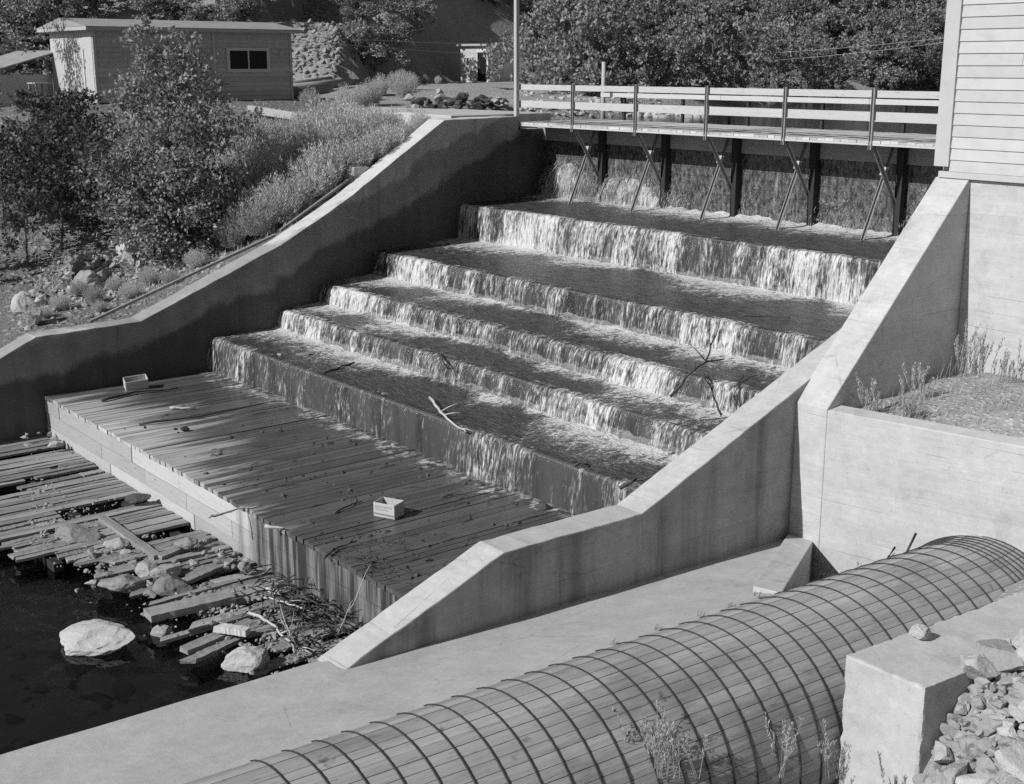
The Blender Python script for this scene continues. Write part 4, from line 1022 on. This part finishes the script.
for (u, v, s) in [(95, 303, .45), (60, 310, .4), (130, 298, .4), (150, 285, .45), (80, 296, .4), (115, 290, .35), (170, 285, .4), (196, 268, .5), (45, 318, .3), (100, 312, .3)]:
    sage(u, v, s, 'low grey weed clump among the rubble by the far cascade wall', 'weed clumps among the rubble', random.randrange(4), .8)
# grass
def tuft(mb, p, n, h, spread, r, wd=.012):
    for _ in range(n):
        a = r.uniform(0, 6.28); b = Vector(p)+Vector((r.gauss(0, spread), r.gauss(0, spread), 0)); hh = h*r.uniform(.5, 1.15)
        tip = b+Vector((math.cos(a)*hh*.25+.05, math.sin(a)*hh*.25, hh)); m = b.lerp(tip, .55)+Vector((0, 0, hh*.08)); sd = Vector((-math.sin(a), math.cos(a), 0))*wd
        o = len(mb.v); mb.v += [tuple(b-sd*.5), tuple(b+sd*.5), tuple(m+sd*.4), tuple(m-sd*.4), tuple(tip)]; mb.f += [(o, o+1, o+2, o+3), (o+3, o+2, o+4)]
def plume(mb, p, h, r):      # dry plume grass: stem with a feathery head
    tip = Vector(p)+Vector((r.gauss(0, .2)*h, r.gauss(0, .2)*h, h)); mb.tube([p, tip], [.004, .002], 4, cap=False)
    for _ in range(46):
        t = r.uniform(.5, 1); q = Vector(p).lerp(tip, t); d = (rv(r)*.5+Vector((0, 0, 1))).normalized(); mb.leaf(q+rv(r)*.02, d, rv(r), r.uniform(.03, .09), .014)
r = random.Random(5)
for (u0, wpx, n, h, lb) in ((642, 62, 80, .62, 'dry plume grass in front of the stave pipe, the thickest clump'), (745, 14, 7, .55, 'thin sprig of dry grass right of the thick clump'), (775, 16, 8, .6, 'dry grass sprigs near the middle of the pipe'), (835, 12, 6, .5, 'dry grass sprig against the concrete block'), (590, 30, 16, .5, 'low dry grass left of the thick clump')):
    mb = MB()
    for _ in range(n):
        u = u0+r.gauss(0, wpx*.4); d = ray(u, 768); t = 10.6/d.y if u < 700 else 12.6/d.y; p = CAM+d*t; 
        zg = p.z-.15; hh = h*r.uniform(.5, 1.1)*math.exp(-((u-u0)/wpx)**2)
        plume(mb, Vector((p.x, p.y, zg)), .25+hh, r)
    for _ in range(4): pass
    tag(mb.build('grass_clump', M['grass']), lb, 'grass')
mb = MB()
for _ in range(260):
    x = r.uniform(-14.2, -8); y = r.uniform(19.6+(x+14.4)*.185, 23.0); tuft(mb, (x, y, HU(x, y)), 6, .16, .08, r, .01)
tag(mb.build('grass', M['grass']), 'sparse dry grass on the ground behind the front wall', 'grass', kind='stuff')
for i, (x, y, h, n, lb) in enumerate(((-13.9, 19.75, .7, 16, 'tall seeding weed at the foot of the buttress'), (-13.7, 20.9, .8, 14, 'tall weed growing half way along the buttress foot'), (-13.9, 22.6, 1.1, 16, 'tallest weed in the corner below the white building'), (-12.9, 22.6, .8, 12, 'weed on the ground in front of the foundation'), (-13.2, 19.85, .5, 12, 'short weed leaning over the front wall'))):
    mb = MB()
    for _ in range(n): plume(mb, Vector((x+r.gauss(0, .1), y+r.gauss(0, .1), HU(x, y)-.03)), h*r.uniform(.5, 1.1), r)
    tuft(mb, (x, y, HU(x, y)), 30, h*.5, .15, r)
    tag(mb.build('weed', M['grass']), lb, 'weed', 'weeds by the buttress')
for i in range(9):
    mb = MB(); yy = 12+i*.75+r.uniform(-.2, .2); xx = xpc(yy)-.12; tuft(mb, (xx, yy, apron_z(xx, yy)), 7, .12, .05, r, .012)
    tag(mb.build('weed', M['leaf_dark']), 'tiny weed sprouting where the apron meets the stave pipe', 'weed', 'weeds along the apron joint')
mb = MB()
for _ in range(900):
    u = random.uniform(20, 440); v = random.uniform(95, 310); p = hit(u, v)
    if p.x > XL(p.y)-1.0 and p.y < 33: continue
    tuft(mb, p, 7, .22, .12, r, .025)
tag(mb.build('grass', M['sage']), 'thin dry grass scattered over the left bank', 'grass', kind='stuff')

# hillside trees
HT = []
def hill_tree(p, s, label, group, k, sz=1.0):
    e = empty('tree', p, label, 'tree', group, rz=random.uniform(0, 6.28)); e.scale = (s, s, s*sz)
    if len(HT) <= k:
        r = random.Random(200+k); 
        bl = [(r.gauss(0, 1.0), r.gauss(0, 1.0), r.uniform(.3, 3.6), r.uniform(.6, 1.1), r.uniform(.6, 1.1), r.uniform(.5, .85)) for _ in range(14)]
        c = crown_mesh(4200, bl, .22, r, .25, .5).build('crown', M['leaf_hill'], e); tr = trunk_mesh(3.0, .12, 5, r).build('trunk', M['bark'], e, smooth=True); HT.append((c, tr))
    else:
        for q in HT[k]: dup(q, e)
cnt = 0
for v in range(93, -30, -9):
    for u in range(515, 1040, 31):
        uu = u+random.uniform(-13, 13); vv = v+random.uniform(-4, 4)
        if 700 < uu < 760 and random.random() < .3: continue
        if uu < 548 and (random.random() < .55 or vv > 62): continue
        if uu < 526: continue
        p = hit(uu, max(vv, -28), 300); 
        if p.z < 6.3: continue
        hill_tree(p, random.uniform(.95, 1.5), 'bushy tree in the dense growth on the hillside behind the walkway', 'trees on the hillside behind the walkway', cnt % 5, random.uniform(.8, 1.2)); cnt += 1
for i in range(34):
    u = random.uniform(350, 520); v = random.uniform(-25, 72)
    if u > 418 and v > 12: continue
    hill_tree(hit(u, v, 300), random.uniform(.7, 1.1), 'scrubby tree on the dark slope behind the small shed', 'trees on the slope behind the shed', i % 5, .8)
for i in range(22):
    hill_tree(hit(60+i*10.5+random.uniform(-5, 5), random.uniform(-20, 26), 300), random.uniform(.8, 1.2), 'scrubby tree on the slope above the roof of the grey house', 'trees on the slope above the grey house', i % 5, .8)
for i in range(10):
    u = random.uniform(0, 60); v = random.uniform(20, 75)
    hill_tree(hit(u, v, 300), random.uniform(.9, 1.3), 'dark tree behind the small shack at the left', 'trees behind the shack', i % 5)

# ------------------------------------------------------------------ grey house at upper left
ZH = 7.15; XF, YA, YB = -54.2, 20.9, 30.25
hs_ = empty('house', (XF-3, 25, ZH), 'long grey clapboard house with one wide window, behind the leafy tree', 'house')
mb = MB(); z = ZH+.25
while z < ZH+3.15:
    mb.hexa([(XF-5, YA, z), (XF+.03, YA, z), (XF+.03, YB, z), (XF-5, YB, z), (XF-5, YA, z+.205), (XF, YA+.0, z+.205), (XF, YB, z+.205), (XF-5, YB, z+.205)]); z += .207
childfix(mb.build('wall', M['siding_grey'], hs_))
mb = MB(); mb.box((XF-4.9, YA+.05, ZH-.6), (XF-.05, YB-.05, ZH+.25)); childfix(mb.build('footing', M['dark'], hs_))
for y in (YA, YB-.12, YA+5.4):
    mb = MB(); mb.box((XF+.031, y, ZH+.2), (XF+.06, y+.12, ZH+3.2)); childfix(mb.build('corner_board', M['siding_grey'], hs_))
mb = MB(); wy0, wy1, wz0, wz1 = 27.1, 28.95, ZH+1.62, ZH+2.42
for a, b in (((wy0-.14, wz0-.14), (wy1+.14, wz0)), ((wy0-.14, wz1), (wy1+.14, wz1+.12)), ((wy0-.14, wz0), (wy0, wz1)), ((wy1, wz0), (wy1+.14, wz1)), (((wy0+wy1)/2-.03, wz0), ((wy0+wy1)/2+.03, wz1))):
    mb.box((XF+.031, a[0], a[1]), (XF+.075, b[0], b[1]))
wo = childfix(mb.build('window', M['white_paint'], hs_))
mb = MB(); mb.box((XF+.02, wy0, wz0), (XF+.045, wy1, wz1)); mb.build('pane', M['glass'], wo)
mb = MB(); mb.box((XF+.031, 29.6, ZH+2.2), (XF+.07, 29.85, ZH+2.45)); childfix(mb.build('vent', M['trim'], hs_))
mb = MB(); mb.prism([(0, 0)]*0 or [(YA-.4, ZH+3.2), (YB+.4, ZH+3.2), (YB+.4, ZH+3.34), (YA-.4, ZH+3.34)], XF-5.4, XF+.45); childfix(mb.build('eave', M['trim'], hs_))
mb = MB(); mb.add([(XF+.5, YA-.4, ZH+3.35), (XF+.5, YB+.4, ZH+3.35), (XF-5.5, YB+.4, ZH+3.35), (XF-5.5, YA-.4, ZH+3.35), (XF-2.5, YA-.4, ZH+3.75), (XF-2.5, YB+.4, ZH+3.75)], [(0, 1, 5, 4), (2, 3, 4, 5), (0, 4, 3), (1, 2, 5), (3, 2, 1, 0)]); childfix(mb.build('roof', M['roof'], hs_))
mb = MB(); mb.box((XF-1.9, YA-.05, ZH+.2), (XF-1.1, YA-.01, ZH+2.3)); dr = childfix(mb.build('door', M['trim'], hs_))
mb = MB(); mb.box((XF-2.02, YA-.07, ZH+.2), (XF-1.91, YA-.005, ZH+2.45)); mb.box((XF-1.09, YA-.07, ZH+.2), (XF-.98, YA-.005, ZH+2.45)); childfix(mb.build('door_frame', M['white_paint'], hs_))
mb = MB(); mb.box((XF-4.9, YA-.022, ZH+.3), (XF-2.03, YA-.002, ZH+3.1)); mb.box((XF-.97, YA-.022, ZH+.3), (XF-.06, YA-.002, ZH+3.1)); childfix(mb.build('end_wall', M['siding_white'], hs_))
mb = MB(); mb.box((XF-2.2, YA-1.0, ZH), (XF-.9, YA-.05, ZH+.16)); childfix(mb.build('doorstep', M['trim'], hs_))
# small shack left of it
p = Vector((-60.5, 19.2, H(-60.5, 19.2))); sk = empty('shack', p, 'low dark shack with a sloping board roof at the upper left edge', 'shack', rz=R(10))
mb = MB(); mb.box((-1.6, -1.4, 0), (1.6, 1.4, 1.35)); mb.build('wall', M['siding_grey'], sk)
mb = MB(); mb.hexa([(-1.9, -1.8, 1.40), (1.9, -1.8, 1.40), (1.9, 1.7, 2.35), (-1.9, 1.7, 2.35), (-1.9, -1.8, 1.46), (1.9, -1.8, 1.46), (1.9, 1.7, 2.41), (-1.9, 1.7, 2.41)]); mb.build('roof', M['roof'], sk)
mb = MB(); mb.box((-1.2, -1.43, .1), (1.2, -1.405, 1.2)); mb.build('opening', M['dark'], sk)
p = Vector((-57.3, 19.6, H(-57.3, 19.6))); tb = empty('table', p, 'small wooden table between the shack and the house', 'table')
mb = MB(); mb.box((-.5, -.35, .78), (.5, .35, .83)); mb.build('tabletop', M['trim'], tb)
for sx in (-1, 1):
    for sy in (-1, 1):
        mb = MB(); mb.box((sx*.42-.04, sy*.27-.04, -.2), (sx*.42+.04, sy*.27+.04, .78)); mb.build('leg', M['board'], tb)
# lean-to shed in the yard
p = hit(487, 82); sc_ = (p-CAM).length/1283
sd = empty('shed', p, 'small lean-to shed with an open doorway beyond the gravel yard', 'shed', rz=R(10))
W_, D_, h1, h2 = 36*sc_, 36*sc_, 33*sc_, 25*sc_
mb = MB(); mb.prism([(-D_/2, -.3), (D_/2, -.3), (D_/2, h2), (-D_/2, h1)], -W_/2, W_/2); mb.build('wall', M['white_paint'], sd)
mb = MB(); mb.hexa([(-W_/2-.3, -D_/2-.35, h1+.07), (W_/2+.1, -D_/2-.35, h1+.07), (W_/2+.1, D_/2+.2, h2), (-W_/2-.3, D_/2+.2, h2), (-W_/2-.3, -D_/2-.35, h1+.22), (W_/2+.1, -D_/2-.35, h1+.22), (W_/2+.1, D_/2+.2, h2+.15), (-W_/2-.3, D_/2+.2, h2+.15)]); mb.build('roof', M['trim'], sd)
mb = MB(); mb.box((W_*.12, -D_/2-.02, .1), (W_*.44, -D_/2+.02, h1*.84)); mb.build('doorway', M['dark'], sd)
mb = MB(); mb.box((-W_*.45, -D_/2-.015, .1), (W_*.08, -D_/2-.004, h1*.97)); mb.build('front_board', M['siding_white'], sd)
mb = MB(); mb.box((-W_*.36, -D_/2-.03, h1*.5), (-W_*.1, -D_/2-.017, h1*.68)); mb.build('window', M['dark'], sd)
mb = MB(); mb.box((W_/2+.001, -D_*.12, .35), (W_/2+.03, D_*.12, h1*.33)); mb.build('hatch', M['siding_grey'], sd)
# logs
for i, (a, b, rr_, lb) in enumerate((((292, 88), (352, 79), .28, 'peeled log at the back of the log pile'), ((294, 92), (350, 85), .3, 'thick log in the middle of the log pile'), ((290, 97), (340, 91), .34, 'thick pale log at the front of the log pile'), ((300, 86), (372, 83), .24, 'thin log lying furthest right in the log pile'))):
    p, q = at(*a, 7.5), at(*b, 7.5); m = (p+q)/2
    p = Vector((-66-i*1.2, 37.0-i*.5, 0)); q = Vector((-60.5-i*3.2, 43.5+i*.8, 0)); 
    p = hit(a[0], a[1]+2); q = hit(b[0], b[1]+2)
    if (q-p).length > 9: q = p+(q-p).normalized()*9
    mb = MB(); mb.tube([p+Vector((0, 0, rr_)), q+Vector((0, 0, rr_))], [rr_, rr_*.85], 10); tag(mb.build('log', M['board'], smooth=True), lb, 'log', 'logs in the pile by the house')
# timber stringer and boards on the bank along the left wall
for (y0, y1, dx, wd, lb) in ((13.2, 19.3, -.95, .2, 'long dark timber lying along the outer edge of the far wall, lower one'), (19.6, 23.8, -1.05, .16, 'timber lying along the outer edge of the far wall, upper one')):
    mb = MB(); mb.bar((XL(y0)+dx, y0, lin(y0, LWALL)+.0), (XL(y1)+dx, y1, lin(y1, LWALL)+.02), wd*.6, .08); tag(mb.build('timber', M['board'], bevel=.01), lb, 'timber')
mb = MB(); p = hit(245, 190); mb.box((-37.65, 22.9, 4.4), (-37.15, 23.5, 5.62)); tag(mb.build('concrete_stub', M['con_bright'], bevel=.02), 'small concrete stub against the outer edge of the far cascade wall', 'stub')
mb = MB(); p, q = hit(250, 114), hit(300, 122); mb.bar(p+Vector((0, 0, .2)), q+Vector((0, 0, .2)), .35, .3); tag(mb.build('timber', M['trim'], bevel=.02), 'pale squared timber on the ground below the grey house', 'timber')
# wires
def wire(a, b, da, db, lb, sag=.6):
    p = CAM+ray(*a).normalized()*da; q = CAM+ray(*b).normalized()*db; P = []
    for i in range(17):
        t = i/16; P.append(p.lerp(q, t)-Vector((0, 0, sag*4*t*(1-t))))
    mb = MB(); mb.tube(P, .012, 5, cap=False); tag(mb.build('wire', M['trim'], smooth=True), lb, 'wire')
wire((262, 36), (620, 54), 85, 120, 'lower sagging wire in front of the dark slope', .5); wire((262, 33), (650, 40), 85, 120, 'upper wire in front of the dark slope', .5)
wire((520, 58), (960, 40), 118, 95, 'wire in front of the hillside trees, the lower one', 1.0); wire((500, 50), (960, 36), 118, 95, 'wire in front of the hillside trees, the upper one', .9)

# ------------------------------------------------------------------ render settings
scene.render.engine = 'CYCLES'
scene.cycles.max_bounces = 6; scene.cycles.transparent_max_bounces = 12; scene.cycles.diffuse_bounces = 3; scene.cycles.glossy_bounces = 2
scene.cycles.use_denoising = False; scene.render.filter_size = 1.1
scene.render.resolution_x = 1024; scene.render.resolution_y = 784
